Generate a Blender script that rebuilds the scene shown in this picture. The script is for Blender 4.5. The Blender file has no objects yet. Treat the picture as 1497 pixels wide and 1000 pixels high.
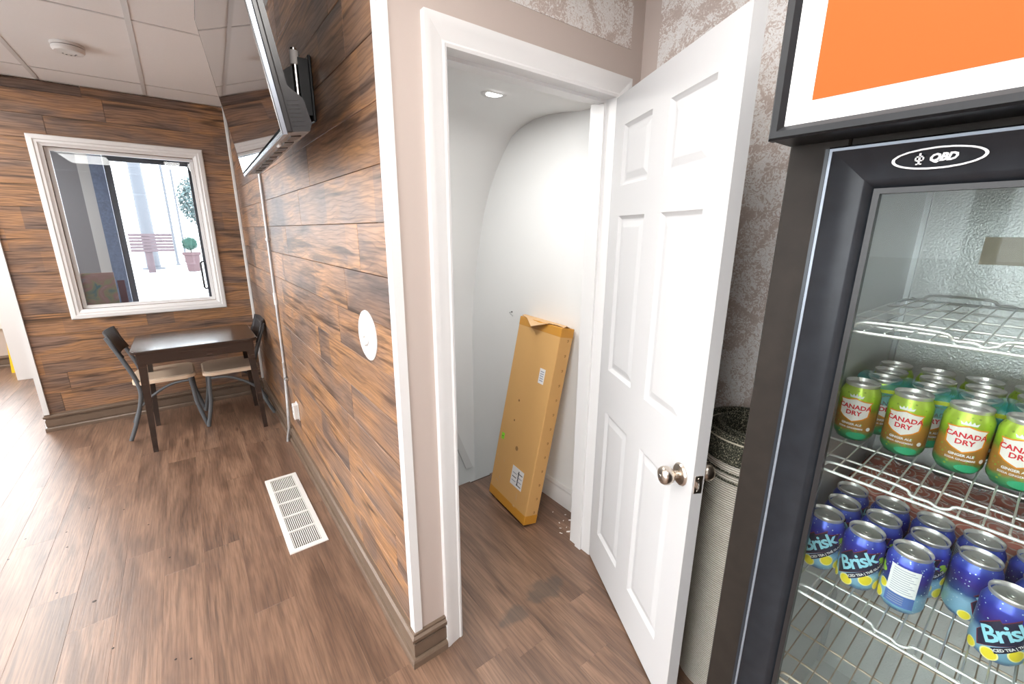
import bpy, bmesh, math, random
from mathutils import Vector, Matrix, Quaternion
random.seed(7)
S = bpy.context.scene
COL = S.collection
# ------------------------------------------------------------------ camera
FPX = 622.87
YAW, PITCH, ROLL = 0.6535, 0.2528, 0.0074
CAM = Vector((-0.4772, -1.1826, 1.5386))
cd = bpy.data.cameras.new('camera'); cam = bpy.data.objects.new('camera', cd); COL.objects.link(cam)
cd.sensor_width = 36; cd.lens = FPX * 36 / 1497; cd.clip_start = 0.02; cd.clip_end = 300
fw = Vector((math.sin(YAW)*math.cos(PITCH), math.cos(YAW)*math.cos(PITCH), -math.sin(PITCH)))
r0 = Vector((math.cos(YAW), -math.sin(YAW), 0)); u0 = r0.cross(fw)
rt = math.cos(ROLL)*r0 + math.sin(ROLL)*u0; up = -math.sin(ROLL)*r0 + math.cos(ROLL)*u0
M = Matrix((rt, up, -fw)).transposed().to_4x4(); M.translation = CAM
cam.matrix_world = M
S.camera = cam
# ------------------------------------------------------------------ world / exposure
W = bpy.data.worlds.new('overcast_sky'); S.world = W; W.use_nodes = True
bg = W.node_tree.nodes['Background']
bg.inputs[0].default_value = (0.93, 0.97, 1.0, 1); bg.inputs[1].default_value = 5.5
S.view_settings.view_transform = 'Standard'; S.view_settings.look = 'None'
S.view_settings.exposure = 0.80; S.view_settings.gamma = 1
S.view_settings.use_curve_mapping = False
TROFFER = 10.0      # strength of the added, unseen fluorescent ceiling panels
POT_WATT = 1.8      # recessed lamp in the stairwell

# ------------------------------------------------------------------ material helpers
def nt(name):
    m = bpy.data.materials.new(name); m.use_nodes = True
    return m, m.node_tree.nodes, m.node_tree.links, m.node_tree.nodes['Principled BSDF']
def pm(name, col, rough=0.5, metal=0.0, noise=0.0, nscale=20, bump=0.0, bscale=80, coat=0.0, spec=None):
    m, N, L, b = nt(name)
    b.inputs['Base Color'].default_value = (*col, 1); b.inputs['Roughness'].default_value = rough
    b.inputs['Metallic'].default_value = metal; b.inputs['Coat Weight'].default_value = coat
    if spec is not None: b.inputs['Specular IOR Level'].default_value = spec
    tc = N.new('ShaderNodeTexCoord')
    if noise:
        n = N.new('ShaderNodeTexNoise'); n.inputs['Scale'].default_value = nscale; n.inputs['Detail'].default_value = 5
        L.new(tc.outputs['Object'], n.inputs['Vector'])
        mx = N.new('ShaderNodeMix'); mx.data_type = 'RGBA'
        mx.inputs[6].default_value = tuple(max(0, c*(1-noise)) for c in col)+(1,)
        mx.inputs[7].default_value = tuple(min(1, c*(1+noise)) for c in col)+(1,)
        L.new(n.outputs['Fac'], mx.inputs[0]); L.new(mx.outputs[2], b.inputs['Base Color'])
    if bump:
        n = N.new('ShaderNodeTexNoise'); n.inputs['Scale'].default_value = bscale; n.inputs['Detail'].default_value = 4
        L.new(tc.outputs['Object'], n.inputs['Vector'])
        bp = N.new('ShaderNodeBump'); bp.inputs['Strength'].default_value = bump; bp.inputs['Distance'].default_value = 0.004
        L.new(n.outputs['Fac'], bp.inputs['Height']); L.new(bp.outputs['Normal'], b.inputs['Normal'])
    return m
def ramp(N, stops):
    r = N.new('ShaderNodeValToRGB'); e = r.color_ramp.elements
    while len(e) < len(stops): e.new(0.5)
    for i, (p, c) in enumerate(stops): e[i].position = p; e[i].color = (*c, 1)
    return r
def wood(name, stops, grain=0.5, rough=0.32, lx=1.3, lz=6.0, bump=0.15, dark=(0.05, 0.03, 0.02), streak=0.55, rvar=0.0, coat=0.0, blocks=0.0, smudge=(), cath=0.0, spec=0.5):
    """laminate board: long axis is the board's local X; every board gets its own piece of the pattern"""
    m, N, L, b = nt(name)
    tc = N.new('ShaderNodeTexCoord'); oi = N.new('ShaderNodeObjectInfo')
    sc = N.new('ShaderNodeMath'); sc.operation = 'MULTIPLY'; sc.inputs[1].default_value = 37.0
    L.new(oi.outputs['Random'], sc.inputs[0])
    def mp(s):
        v = N.new('ShaderNodeMapping'); v.inputs['Scale'].default_value = s
        L.new(tc.outputs['Object'], v.inputs['Vector']); return v
    def noise(v, scale, det, dist=0.0):
        n = N.new('ShaderNodeTexNoise'); n.noise_dimensions = '4D'
        n.inputs['Scale'].default_value = scale; n.inputs['Detail'].default_value = det; n.inputs['Distortion'].default_value = dist
        L.new(v.outputs[0], n.inputs['Vector']); L.new(sc.outputs[0], n.inputs['W']); return n
    a = noise(mp((lx, lz, lz)), 1.0, 3, 0.6)
    fac = a.outputs['Fac']
    if blocks:
        sx = N.new('ShaderNodeSeparateXYZ'); L.new(tc.outputs['Object'], sx.inputs[0])
        bx = N.new('ShaderNodeMath'); bx.operation = 'MULTIPLY_ADD'; bx.inputs[1].default_value = 1.9; L.new(sx.outputs[0], bx.inputs[0]); L.new(sc.outputs[0], bx.inputs[2])
        fb = N.new('ShaderNodeMath'); fb.operation = 'FLOOR'; L.new(bx.outputs[0], fb.inputs[0])
        wn = N.new('ShaderNodeTexWhiteNoise'); wn.noise_dimensions = '1D'; L.new(fb.outputs[0], wn.inputs['W'])
        ma = N.new('ShaderNodeMath'); ma.operation = 'MULTIPLY_ADD'; ma.inputs[1].default_value = blocks; L.new(wn.outputs['Value'], ma.inputs[0]); L.new(a.outputs['Fac'], ma.inputs[2])
        sb = N.new('ShaderNodeMath'); sb.operation = 'SUBTRACT'; sb.inputs[1].default_value = blocks/2; L.new(ma.outputs[0], sb.inputs[0]); fac = sb.outputs[0]
    r = ramp(N, stops); L.new(fac, r.inputs[0])
    # dark cathedral streaks
    s = noise(mp((1.6, 22, 22)), 1.0, 4, 1.2)
    sr = ramp(N, [(streak, (0, 0, 0)), (streak+0.16, (1, 1, 1))]); L.new(s.outputs['Fac'], sr.inputs[0])
    mx = N.new('ShaderNodeMix'); mx.data_type = 'RGBA'; mx.inputs[7].default_value = (*dark, 1)
    m1 = N.new('ShaderNodeMath'); m1.operation = 'MULTIPLY'; m1.inputs[1].default_value = grain
    L.new(sr.outputs[0], m1.inputs[0]); L.new(m1.outputs[0], mx.inputs[0]); L.new(r.outputs[0], mx.inputs[6])
    # fine pores
    g = noise(mp((7, 190, 190)), 1.0, 3)
    gr = ramp(N, [(0.38, (0.62, 0.60, 0.58)), (0.58, (1.08, 1.08, 1.08))]); L.new(g.outputs['Fac'], gr.inputs[0])
    mu = N.new('ShaderNodeMix'); mu.data_type = 'RGBA'; mu.blend_type = 'MULTIPLY'; mu.inputs[0].default_value = 0.8
    L.new(mx.outputs[2], mu.inputs[6]); L.new(gr.outputs[0], mu.inputs[7])
    # knots
    v = N.new('ShaderNodeTexVoronoi'); v.voronoi_dimensions = '4D'; v.inputs['Scale'].default_value = 1.0
    kv = mp((2.6, 9, 9)); L.new(kv.outputs[0], v.inputs['Vector']); L.new(sc.outputs[0], v.inputs['W'])
    kr = ramp(N, [(0.06, (0.45, 0.4, 0.36)), (0.16, (1, 1, 1))]); L.new(v.outputs['Distance'], kr.inputs[0])
    mk = N.new('ShaderNodeMix'); mk.data_type = 'RGBA'; mk.blend_type = 'MULTIPLY'; mk.inputs[0].default_value = 0.8
    L.new(mu.outputs[2], mk.inputs[6]); L.new(kr.outputs[0], mk.inputs[7])
    src = mk.outputs[2]
    if cath:
        wv = N.new('ShaderNodeTexWave'); wv.bands_direction = 'Z'; wv.inputs['Scale'].default_value = 5.0; wv.inputs['Distortion'].default_value = 14.0; wv.inputs['Detail'].default_value = 3.0; wv.inputs['Detail Scale'].default_value = 0.55
        wm = mp((1.1, 3.2, 3.2)); av = N.new('ShaderNodeVectorMath'); cb_ = N.new('ShaderNodeCombineXYZ'); L.new(sc.outputs[0], cb_.inputs[0]); L.new(wm.outputs[0], av.inputs[0]); L.new(cb_.outputs[0], av.inputs[1]); L.new(av.outputs[0], wv.inputs['Vector'])
        wr_ = ramp(N, [(0.0, (0.52, 0.49, 0.48)), (0.22, (0.95, 0.95, 0.95)), (0.7, (1.06, 1.05, 1.04))]); L.new(wv.outputs['Fac'], wr_.inputs[0])
        wx = N.new('ShaderNodeMix'); wx.data_type = 'RGBA'; wx.blend_type = 'MULTIPLY'; wx.inputs[0].default_value = cath; L.new(src, wx.inputs[6]); L.new(wr_.outputs[0], wx.inputs[7]); src = wx.outputs[2]
    # board-to-board tone
    hv = N.new('ShaderNodeHueSaturation'); L.new(src, hv.inputs['Color'])
    vm = N.new('ShaderNodeMapRange'); vm.inputs[3].default_value = 1-rvar; vm.inputs[4].default_value = 1+rvar
    L.new(oi.outputs['Random'], vm.inputs[0]); L.new(vm.outputs[0], hv.inputs['Value'])
    col = hv.outputs[0]
    for (sx_, sy_, rx_, ry_) in smudge:
        ge = N.new('ShaderNodeNewGeometry'); mpn = N.new('ShaderNodeMapping'); mpn.vector_type = 'TEXTURE'; mpn.inputs['Location'].default_value = (sx_, sy_, 0); mpn.inputs['Scale'].default_value = (rx_, ry_, 1); L.new(ge.outputs['Position'], mpn.inputs['Vector'])
        ln_ = N.new('ShaderNodeVectorMath'); ln_.operation = 'LENGTH'; L.new(mpn.outputs[0], ln_.inputs[0])
        nn = N.new('ShaderNodeTexNoise'); nn.inputs['Scale'].default_value = 18; nn.inputs['Detail'].default_value = 6; L.new(ge.outputs['Position'], nn.inputs['Vector'])
        am = N.new('ShaderNodeMath'); am.operation = 'MULTIPLY_ADD'; am.inputs[1].default_value = 1.3; L.new(nn.outputs['Fac'], am.inputs[0]); L.new(ln_.outputs['Value'], am.inputs[2])
        rs = ramp(N, [(0.75, (0.62, 0.62, 0.62)), (1.35, (0, 0, 0))]); rs.color_ramp.elements[1].position = 1.0
        dv = N.new('ShaderNodeMath'); dv.operation = 'MULTIPLY'; dv.inputs[1].default_value = 0.72; L.new(am.outputs[0], dv.inputs[0]); L.new(dv.outputs[0], rs.inputs[0])
        dm = N.new('ShaderNodeMix'); dm.data_type = 'RGBA'; dm.inputs[7].default_value = (0.06, 0.052, 0.046, 1); L.new(rs.outputs[0], dm.inputs[0]); L.new(col, dm.inputs[6]); col = dm.outputs[2]
    L.new(col, b.inputs['Base Color'])
    b.inputs['Specular IOR Level'].default_value = spec; b.inputs['Roughness'].default_value = rough; b.inputs['Coat Weight'].default_value = coat; b.inputs['Coat Roughness'].default_value = 0.25
    bp = N.new('ShaderNodeBump'); bp.inputs['Strength'].default_value = bump; bp.inputs['Distance'].default_value = 0.002
    L.new(g.outputs['Fac'], bp.inputs['Height']); L.new(bp.outputs['Normal'], b.inputs['Normal'])
    return m
def glass(name, tint=(1, 1, 1), ior=1.45, rough=0.0, extra=0.0):
    m, N, L, b = nt(name); N.remove(b)
    o = N['Material Output']; t = N.new('ShaderNodeBsdfTransparent'); t.inputs[0].default_value = (*tint, 1)
    g = N.new('ShaderNodeBsdfGlossy'); g.inputs['Roughness'].default_value = rough
    f = N.new('ShaderNodeFresnel'); f.inputs[0].default_value = ior
    ad = N.new('ShaderNodeMath'); ad.inputs[1].default_value = extra; L.new(f.outputs[0], ad.inputs[0])
    mx = N.new('ShaderNodeMixShader'); L.new(ad.outputs[0], mx.inputs[0]); L.new(t.outputs[0], mx.inputs[1]); L.new(g.outputs[0], mx.inputs[2])
    L.new(mx.outputs[0], o.inputs[0]); return m
def emit(name, col, s):
    m, N, L, b = nt(name); b.inputs['Base Color'].default_value = (*col, 1)
    b.inputs['Emission Color'].default_value = (*col, 1); b.inputs['Emission Strength'].default_value = s; return m
def film(name, col, alpha, pattern=None):
    """thin printed plastic film"""
    m, N, L, b = nt(name); o = N['Material Output']
    b.inputs['Base Color'].default_value = (*col, 1); b.inputs['Roughness'].default_value = 0.12
    t = N.new('ShaderNodeBsdfTransparent'); mx = N.new('ShaderNodeMixShader'); mx.inputs[0].default_value = alpha
    L.new(t.outputs[0], mx.inputs[1]); L.new(b.outputs[0], mx.inputs[2]); L.new(mx.outputs[0], o.inputs[0])
    tc = N.new('ShaderNodeTexCoord')
    n = N.new('ShaderNodeTexNoise'); n.inputs['Scale'].default_value = 60; L.new(tc.outputs['Object'], n.inputs['Vector'])
    bp = N.new('ShaderNodeBump'); bp.inputs['Strength'].default_value = 0.5; bp.inputs['Distance'].default_value = 0.004
    L.new(n.outputs['Fac'], bp.inputs['Height']); L.new(bp.outputs['Normal'], b.inputs['Normal'])
    if pattern:
        v = N.new('ShaderNodeTexVoronoi'); v.inputs['Scale'].default_value = 22; L.new(tc.outputs['Object'], v.inputs['Vector'])
        w = N.new('ShaderNodeMath'); w.operation = 'SINE'; q = N.new('ShaderNodeMath'); q.operation = 'MULTIPLY'; q.inputs[1].default_value = 34
        L.new(v.outputs['Distance'], q.inputs[0]); L.new(q.outputs[0], w.inputs[0])
        r = ramp(N, [(0.55, col), (0.95, pattern)]); L.new(w.outputs[0], r.inputs[0]); L.new(r.outputs[0], b.inputs['Base Color'])
    return m

# ------------------------------------------------------------------ materials
WALLWOOD = wood('laminate_wall_boards', [(0.27, (0.115, 0.083, 0.072)), (0.40, (0.215, 0.14, 0.104)), (0.50, (0.30, 0.172, 0.104)), (0.62, (0.41, 0.215, 0.10)), (0.74, (0.28, 0.18, 0.135))], grain=0.85, rough=0.38, blocks=0.17, cath=0.6, streak=0.52, lx=2.2, lz=7, rvar=0.12)
FLOORWOOD = wood('vinyl_floor_boards', [(0.28, (0.088, 0.050, 0.033)), (0.45, (0.158, 0.091, 0.060)), (0.6, (0.235, 0.140, 0.092)), (0.75, (0.17, 0.099, 0.066))], grain=0.55, rough=0.36, lx=1.8, lz=9, bump=0.22, streak=0.56, rvar=0.10, spec=0.8, cath=0.2, smudge=((0.60, -0.04, 0.16, 0.09), (0.40, -0.06, 0.13, 0.06)))
TAUPE = pm('taupe_wall_paint', (0.50, 0.425, 0.385), 0.6, noise=0.03, nscale=3)
WHITE = pm('white_trim_paint', (0.74, 0.74, 0.74), 0.35)
DOORW = pm('white_door_paint', (0.56, 0.56, 0.565), 0.5)
STAIRW = pm('pale_grey_stairwell_paint', (0.86, 0.875, 0.875), 0.7, noise=0.03, nscale=2.5)
STAIRC = pm('stairwell_ceiling_paint', (0.66, 0.655, 0.635), 0.75)
TILE = pm('ceiling_tile', (0.80, 0.795, 0.79), 0.85, noise=0.02, nscale=120, bump=0.15, bscale=250)
TEE = pm('ceiling_tee_bar', (0.62, 0.61, 0.60), 0.5)
BASE = wood('brown_baseboard', [(0.3, (0.10, 0.066, 0.043)), (0.6, (0.165, 0.112, 0.076)), (0.8, (0.2, 0.14, 0.10))], grain=0.3, rough=0.4, lx=2, lz=20)
SUB = pm('dark_substrate', (0.035, 0.025, 0.02), 0.8)
CONC = pm('pale_concrete', (0.62, 0.62, 0.62), 0.8, noise=0.08, nscale=2)
BLACK = pm('black_plastic', (0.012, 0.012, 0.013), 0.35)
BLACKM = pm('black_painted_metal', (0.012, 0.013, 0.015), 0.35, noise=0.3, nscale=40, spec=0.3)
BROWNM = pm('brown_black_cabinet', (0.020, 0.016, 0.013), 0.55, noise=0.4, nscale=25, bump=0.05, spec=0.2)
CHROME = pm('chrome', (0.75, 0.75, 0.76), 0.18, 1.0)
NICKEL = pm('satin_nickel', (0.62, 0.55, 0.48), 0.28, 1.0)
STEEL = pm('brushed_steel', (0.55, 0.56, 0.57), 0.35, 1.0, noise=0.1, nscale=30)
GALV = pm('grey_conduit', (0.52, 0.53, 0.54), 0.4, 0.4)
WPLAST = pm('white_plastic', (0.66, 0.65, 0.635), 0.4)
GLASS = glass('clear_glass')
FGLASS = glass('cooler_glass', (0.93, 0.96, 0.95), 1.22)
WINGLASS = glass('window_glass', (0.9, 0.93, 0.95), 1.4, 0.0, 0.0)
SCREEN = pm('glossy_screen', (0.006, 0.006, 0.008), 0.04, coat=1.0)

def wallpaper(name):
    m, N, L, b = nt(name); tc = N.new('ShaderNodeTexCoord')
    n = N.new('ShaderNodeTexNoise'); n.inputs['Scale'].default_value = 7; n.inputs['Detail'].default_value = 8; n.inputs['Distortion'].default_value = 1.6
    L.new(tc.outputs['Object'], n.inputs['Vector'])
    n2 = N.new('ShaderNodeTexNoise'); n2.inputs['Scale'].default_value = 55; n2.inputs['Detail'].default_value = 6; n2.inputs['Distortion'].default_value = 3.0
    L.new(tc.outputs['Object'], n2.inputs['Vector'])
    ad = N.new('ShaderNodeMath'); ad.operation = 'MULTIPLY_ADD'; ad.inputs[1].default_value = 1.0
    L.new(n2.outputs['Fac'], ad.inputs[0]); L.new(n.outputs['Fac'], ad.inputs[2])
    mr = N.new('ShaderNodeMath'); mr.operation = 'SUBTRACT'; mr.inputs[1].default_value = 0.5; L.new(ad.outputs[0], mr.inputs[0])
    r = ramp(N, [(0.34, (0.48, 0.40, 0.36)), (0.46, (0.54, 0.455, 0.41)), (0.52, (0.70, 0.675, 0.655)), (0.62, (0.76, 0.75, 0.74)), (0.74, (0.60, 0.53, 0.48))])
    L.new(mr.outputs[0], r.inputs[0]); L.new(r.outputs[0], b.inputs['Base Color'])
    b.inputs['Roughness'].default_value = 0.45
    bp = N.new('ShaderNodeBump'); bp.inputs['Strength'].default_value = 0.4; bp.inputs['Distance'].default_value = 0.003
    L.new(ad.outputs[0], bp.inputs['Height']); L.new(bp.outputs['Normal'], b.inputs['Normal'])
    return m
PAPER = wallpaper('swirl_wallpaper')

# ------------------------------------------------------------------ mesh helpers
class MB:
    def __init__(s): s.v = []; s.f = []
    def add(s, vs, fs):
        o = len(s.v); s.v += [tuple(v) for v in vs]; s.f += [tuple(i+o for i in f) for f in fs]; return s
    def box(s, a, b, ch=0.0):
        x0, y0, z0 = (min(a[i], b[i]) for i in range(3)); x1, y1, z1 = (max(a[i], b[i]) for i in range(3))
        if ch <= 0:
            return s.add([(x0,y0,z0),(x1,y0,z0),(x1,y1,z0),(x0,y1,z0),(x0,y0,z1),(x1,y0,z1),(x1,y1,z1),(x0,y1,z1)],
                         [(3,2,1,0),(4,5,6,7),(0,1,5,4),(1,2,6,5),(2,3,7,6),(3,0,4,7)])
        c = min(ch, (x1-x0)/2.01, (y1-y0)/2.01, (z1-z0)/2.01)
        bm = bmesh.new(); bmesh.ops.create_cube(bm, size=1)
        for v in bm.verts: v.co = Vector(((x0+x1)/2+v.co.x*(x1-x0), (y0+y1)/2+v.co.y*(y1-y0), (z0+z1)/2+v.co.z*(z1-z0)))
        bmesh.ops.bevel(bm, geom=bm.edges[:], offset=c, segments=1 if ch < 0.004 else 3, affect='EDGES', profile=0.5)
        bm.verts.index_update(); s.add([v.co for v in bm.verts], [[v.index for v in f.verts] for f in bm.faces]); bm.free(); return s
    def quad(s, *p): return s.add(p, [tuple(range(len(p)))])
    def tube(s, path, r, n=10, cap=True, closed=False):
        P = [Vector(p) for p in path]; k = len(P); R = r if isinstance(r, (list, tuple)) else [r]*k
        T = []
        for i in range(k):
            if closed: t = P[(i+1) % k]-P[i-1]
            else: t = P[min(i+1, k-1)]-P[max(i-1, 0)]
            T.append(t.normalized())
        a = Vector((0, 0, 1)) if abs(T[0].z) < 0.9 else Vector((1, 0, 0))
        u = T[0].cross(a).normalized(); vs = []
        for i in range(k):
            u = (u-T[i]*u.dot(T[i])).normalized(); w = T[i].cross(u)
            for j in range(n):
                an = 2*math.pi*j/n; vs.append(P[i]+(u*math.cos(an)+w*math.sin(an))*R[i])
        fs = []
        for i in range(k if closed else k-1):
            i2 = (i+1) % k
            for j in range(n): fs.append((i*n+j, i*n+(j+1) % n, i2*n+(j+1) % n, i2*n+j))
        if cap and not closed: fs += [tuple(range(n-1, -1, -1)), tuple((k-1)*n+j for j in range(n))]
        return s.add(vs, fs)
    def lathe(s, prof, n=24, c=(0, 0, 0), axis='z', cap=True):
        vs = []
        for r, z in prof:
            for j in range(n):
                a = 2*math.pi*j/n; x, y = r*math.cos(a), r*math.sin(a)
                if axis == 'z': q = (x, y, z)
                elif axis == 'x': q = (z, x, y)
                else: q = (y, z, x)
                vs.append((q[0]+c[0], q[1]+c[1], q[2]+c[2]))
        fs = []
        for i in range(len(prof)-1):
            for j in range(n): fs.append((i*n+j, i*n+(j+1) % n, (i+1)*n+(j+1) % n, (i+1)*n+j))
        if cap: fs += [tuple(range(n-1, -1, -1)), tuple((len(prof)-1)*n+j for j in range(n))]
        return s.add(vs, fs)
    def prism(s, poly, f0, f1):
        """poly of 2D points; f0/f1 map a 2D point to 3D for the two caps"""
        n = len(poly); vs = [f0(*q) for q in poly]+[f1(*q) for q in poly]
        fs = [tuple(range(n-1, -1, -1)), tuple(range(n, 2*n))]+[(i, (i+1) % n, n+(i+1) % n, n+i) for i in range(n)]
        return s.add(vs, fs)
    def mesh(s, name, mat, smooth=False, fixn=True):
        me = bpy.data.meshes.new(name); me.from_pydata(s.v, [], s.f); me.update()
        if fixn:
            bm = bmesh.new(); bm.from_mesh(me); bmesh.ops.recalc_face_normals(bm, faces=bm.faces[:]); bm.to_mesh(me); bm.free()
        if mat: me.materials.append(mat)
        if smooth:
            for p in me.polygons: p.use_smooth = True
            try: me.set_sharp_from_angle(angle=math.radians(38))
            except Exception: pass
        return me
    def build(s, name, mat, parent=None, loc=(0, 0, 0), rot=(0, 0, 0), smooth=False, fixn=True):
        return link(name, s.mesh(name, mat, smooth, fixn), parent, loc, rot)
def link(name, data, parent=None, loc=(0, 0, 0), rot=(0, 0, 0)):
    o = bpy.data.objects.new(name, data); COL.objects.link(o); o.location = loc; o.rotation_euler = rot
    if parent is not None: o.parent = parent
    return o
def tag(o, label, cat, group=None):
    o['label'] = label; o['category'] = cat
    if group: o['group'] = group
    return o
def thing(name, label, cat, loc=(0, 0, 0), rot=(0, 0, 0), group=None):
    return tag(link(name, None, None, loc, rot), label, cat, group)
def struct(o, label=None):
    o['kind'] = 'structure'
    if label: o['label'] = label
    return o
def sweep(path, prof, fmap, closed=False, segs=None):
    """mitred sweep of prof [(offset, depth)] along a 2D path; offset is to the left of travel. Returns MB per segment"""
    P = [Vector(p) for p in path]; n = len(P); mit = []
    for i in range(n):
        a = P[i-1] if (closed or i > 0) else None; b = P[(i+1) % n] if (closed or i < n-1) else None
        d0 = (P[i]-a).normalized() if a is not None else None; d1 = (b-P[i]).normalized() if b is not None else None
        if d0 is None: d0 = d1
        if d1 is None: d1 = d0
        n0 = Vector((-d0.y, d0.x)); n1 = Vector((-d1.y, d1.x)); m = n0+n1
        m = m/(m.dot(n0)) if m.length > 1e-6 else n0
        mit.append(m)
    out = []
    for i in range(n if closed else n-1):
        j = (i+1) % n; k = len(prof); vs = []
        for q in (i, j):
            for o, d in prof:
                pt = P[q]+mit[q]*o; vs.append(fmap(pt.x, pt.y, d))
        fs = [(a, (a+1) % k, k+(a+1) % k, k+a) for a in range(k)]+[tuple(range(k)), tuple(range(2*k-1, k-1, -1))]
        out.append(MB().add(vs, fs))
    return out
def board_mesh(L, H, T, ch, mat, gap=0.0):
    """board: X length, Z height, front towards -Y with chamfered front edges"""
    x, z = L/2-gap, H/2-gap
    v = [(-x, 0, -z), (x, 0, -z), (x, 0, z), (-x, 0, z), (-x, -T+ch, -z), (x, -T+ch, -z), (x, -T+ch, z), (-x, -T+ch, z),
         (-x+ch, -T, -z+ch), (x-ch, -T, -z+ch), (x-ch, -T, z-ch), (-x+ch, -T, z-ch)]
    f = [(0, 1, 2, 3)]+[(i, i+4, (i+1) % 4+4, (i+1) % 4) for i in range(4)]+[(i+4, i+8, (i+1) % 4+8, (i+1) % 4+4) for i in range(4)]+[(8, 9, 10, 11)]
    me = bpy.data.meshes.new('board'); me.from_pydata(v, [], f); me.update()
    bm = bmesh.new(); bm.from_mesh(me); bmesh.ops.recalc_face_normals(bm, faces=bm.faces[:]); bm.to_mesh(me); bm.free()
    me.materials.append(mat); return me
_bm = {}
def board(L, H, T, ch, mat):
    k = (round(L, 3), round(H, 3), T, mat.name)
    if k not in _bm: _bm[k] = board_mesh(L, H, T, ch, mat, 0.0008 if mat is WALLWOOD else 0.0)
    return _bm[k]

# ================================================================== STRUCTURE
CH = 2.536; D = 3.44; XL = -3.6; YB = -3.0; YF = 6.0; WR = 1.051; SR = 1.085
# ---- floor
fl = MB(); fl.box((XL, YB, -0.06), (0.0, YF, -0.008)); fl.box((0.0, YB, -0.06), (SR+0.1, 0.885, -0.008))
floor = struct(fl.build('floor', SUB), 'brown wood-look vinyl plank floor')
PW = 0.152
def floor_rows(x0, x1, y0, y1, seed):
    rnd = random.Random(seed); n = max(1, round((x1-x0)/PW)); w = (x1-x0)/n
    for i in range(n):
        y = y0-rnd.random()*1.1
        while y < y1-0.02:
            a, b = max(y, y0), min(y+1.22, y1); y += 1.22
            if b-a < 0.03: continue
            me = board(b-a, w, 0.008, 0.0007, FLOORWOOD)
            # front (-Y) turned up, length along world Y
            o = link('floor_plank', me, floor, (x0+(i+0.5)*w, (a+b)/2, -0.008))
            o.rotation_euler = Matrix(((0, 0, 1), (1, 0, 0), (0, 1, 0))).to_euler() if False else (Matrix.Rotation(math.pi/2, 4, 'Z') @ Matrix.Rotation(-math.pi/2, 4, 'X')).to_euler()
floor_rows(XL, 0.0, YB, YF, 3); floor_rows(0.0, SR, YB, 0.885, 5)
# ---- partition wall (plane x=0, facing -x) and its laminate boards
BT = 0.009; WT_ = 0.12
struct(MB().box((BT, WT_, 0), (0.10, D, CH)).build('wall_partition', SUB), 'partition wall clad in horizontal wood-look laminate')
wp = bpy.data.objects['wall_partition']
def clad(parent, length_fn, z0, pitch, ztop, seed, place):
    rnd = random.Random(seed); z = z0-pitch
    while z < ztop-0.01:
        a, b = max(z, 0.0), min(z+pitch, ztop); z += pitch
        for (s0, s1) in length_fn(a, b):
            s = s0-rnd.uniform(0.0, 1.15)
            while s < s1-0.01:
                c, d = max(s, s0), min(s+1.2, s1); s += 1.2
                if d-c > 0.02: place(parent, c, d, a, b)
def place_part(par, c, d, a, b):     # along y, front to -x
    link('wall_plank', board(d-c, b-a, BT, 0.0012, WALLWOOD), par, (BT, (c+d)/2, (a+b)/2), (0, 0, -math.pi/2))
clad(wp, lambda a, b: [(0.0, D)], 0.14, 0.158, CH, 11, place_part)
# ---- window wall (plane y=D, facing -y)
WE = -1.49; WX0, WX1, WZ0, WZ1 = -1.216, -0.209, 0.859, 2.18
GX0, GX1, GZ0, GZ1 = WX0+0.075, WX1-0.075, WZ0+0.075, WZ1-0.075
mb = MB(); y0, y1 = D+BT, D+0.11
mb.box((WE, y0, 0), (GX0, y1, CH)); mb.box((GX1, y0, 0), (0.1, y1, CH)); mb.box((GX0, y0, 0), (GX1, y1, GZ0)); mb.box((GX0, y0, GZ1), (GX1, y1, CH))
ww = struct(mb.build('wall_window', SUB), 'wood-look laminate wall holding the interior window')
def place_win(par, c, d, a, b):
    link('wall_plank', board(d-c, b-a, BT, 0.0012, WALLWOOD), par, ((c+d)/2, D+BT, (a+b)/2))
def win_spans(a, b):
    if b <= GZ0+1e-6 or a >= GZ1-1e-6: return [(WE, 0.0)]
    return [(WE, GX0), (GX1, 0.0)]
# cut boards that straddle the opening's edges so that none crosses the glass
def clad_win():
    rnd = random.Random(23); z = 0.142-0.1547
    while z < CH-0.01:
        lo, hi = max(z, 0), min(z+0.1547, CH); z += 0.1547
        if hi-lo < 0.004: continue
        s = WE-rnd.uniform(0, 1.15)
        while s < -0.01:
            c, d = max(s, WE), min(s+1.2, 0.0); s += 1.2
            if d-c < 0.02: continue
            pieces = [(c, d, lo, hi)]
            if hi > GZ0 and lo < GZ1:
                pieces = []
                if c < GX0: pieces.append((c, min(d, GX0), lo, hi))
                if d > GX1: pieces.append((max(c, GX1), d, lo, hi))
                m0, m1 = max(c, GX0), min(d, GX1)
                if m1 > m0:
                    if lo < GZ0: pieces.append((m0, m1, lo, GZ0))
                    if hi > GZ1: pieces.append((m0, m1, GZ1, hi))
            for q in pieces:
                if q[1]-q[0] > 0.005 and q[3]-q[2] > 0.005: place_win(ww, *q)
clad_win()
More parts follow.
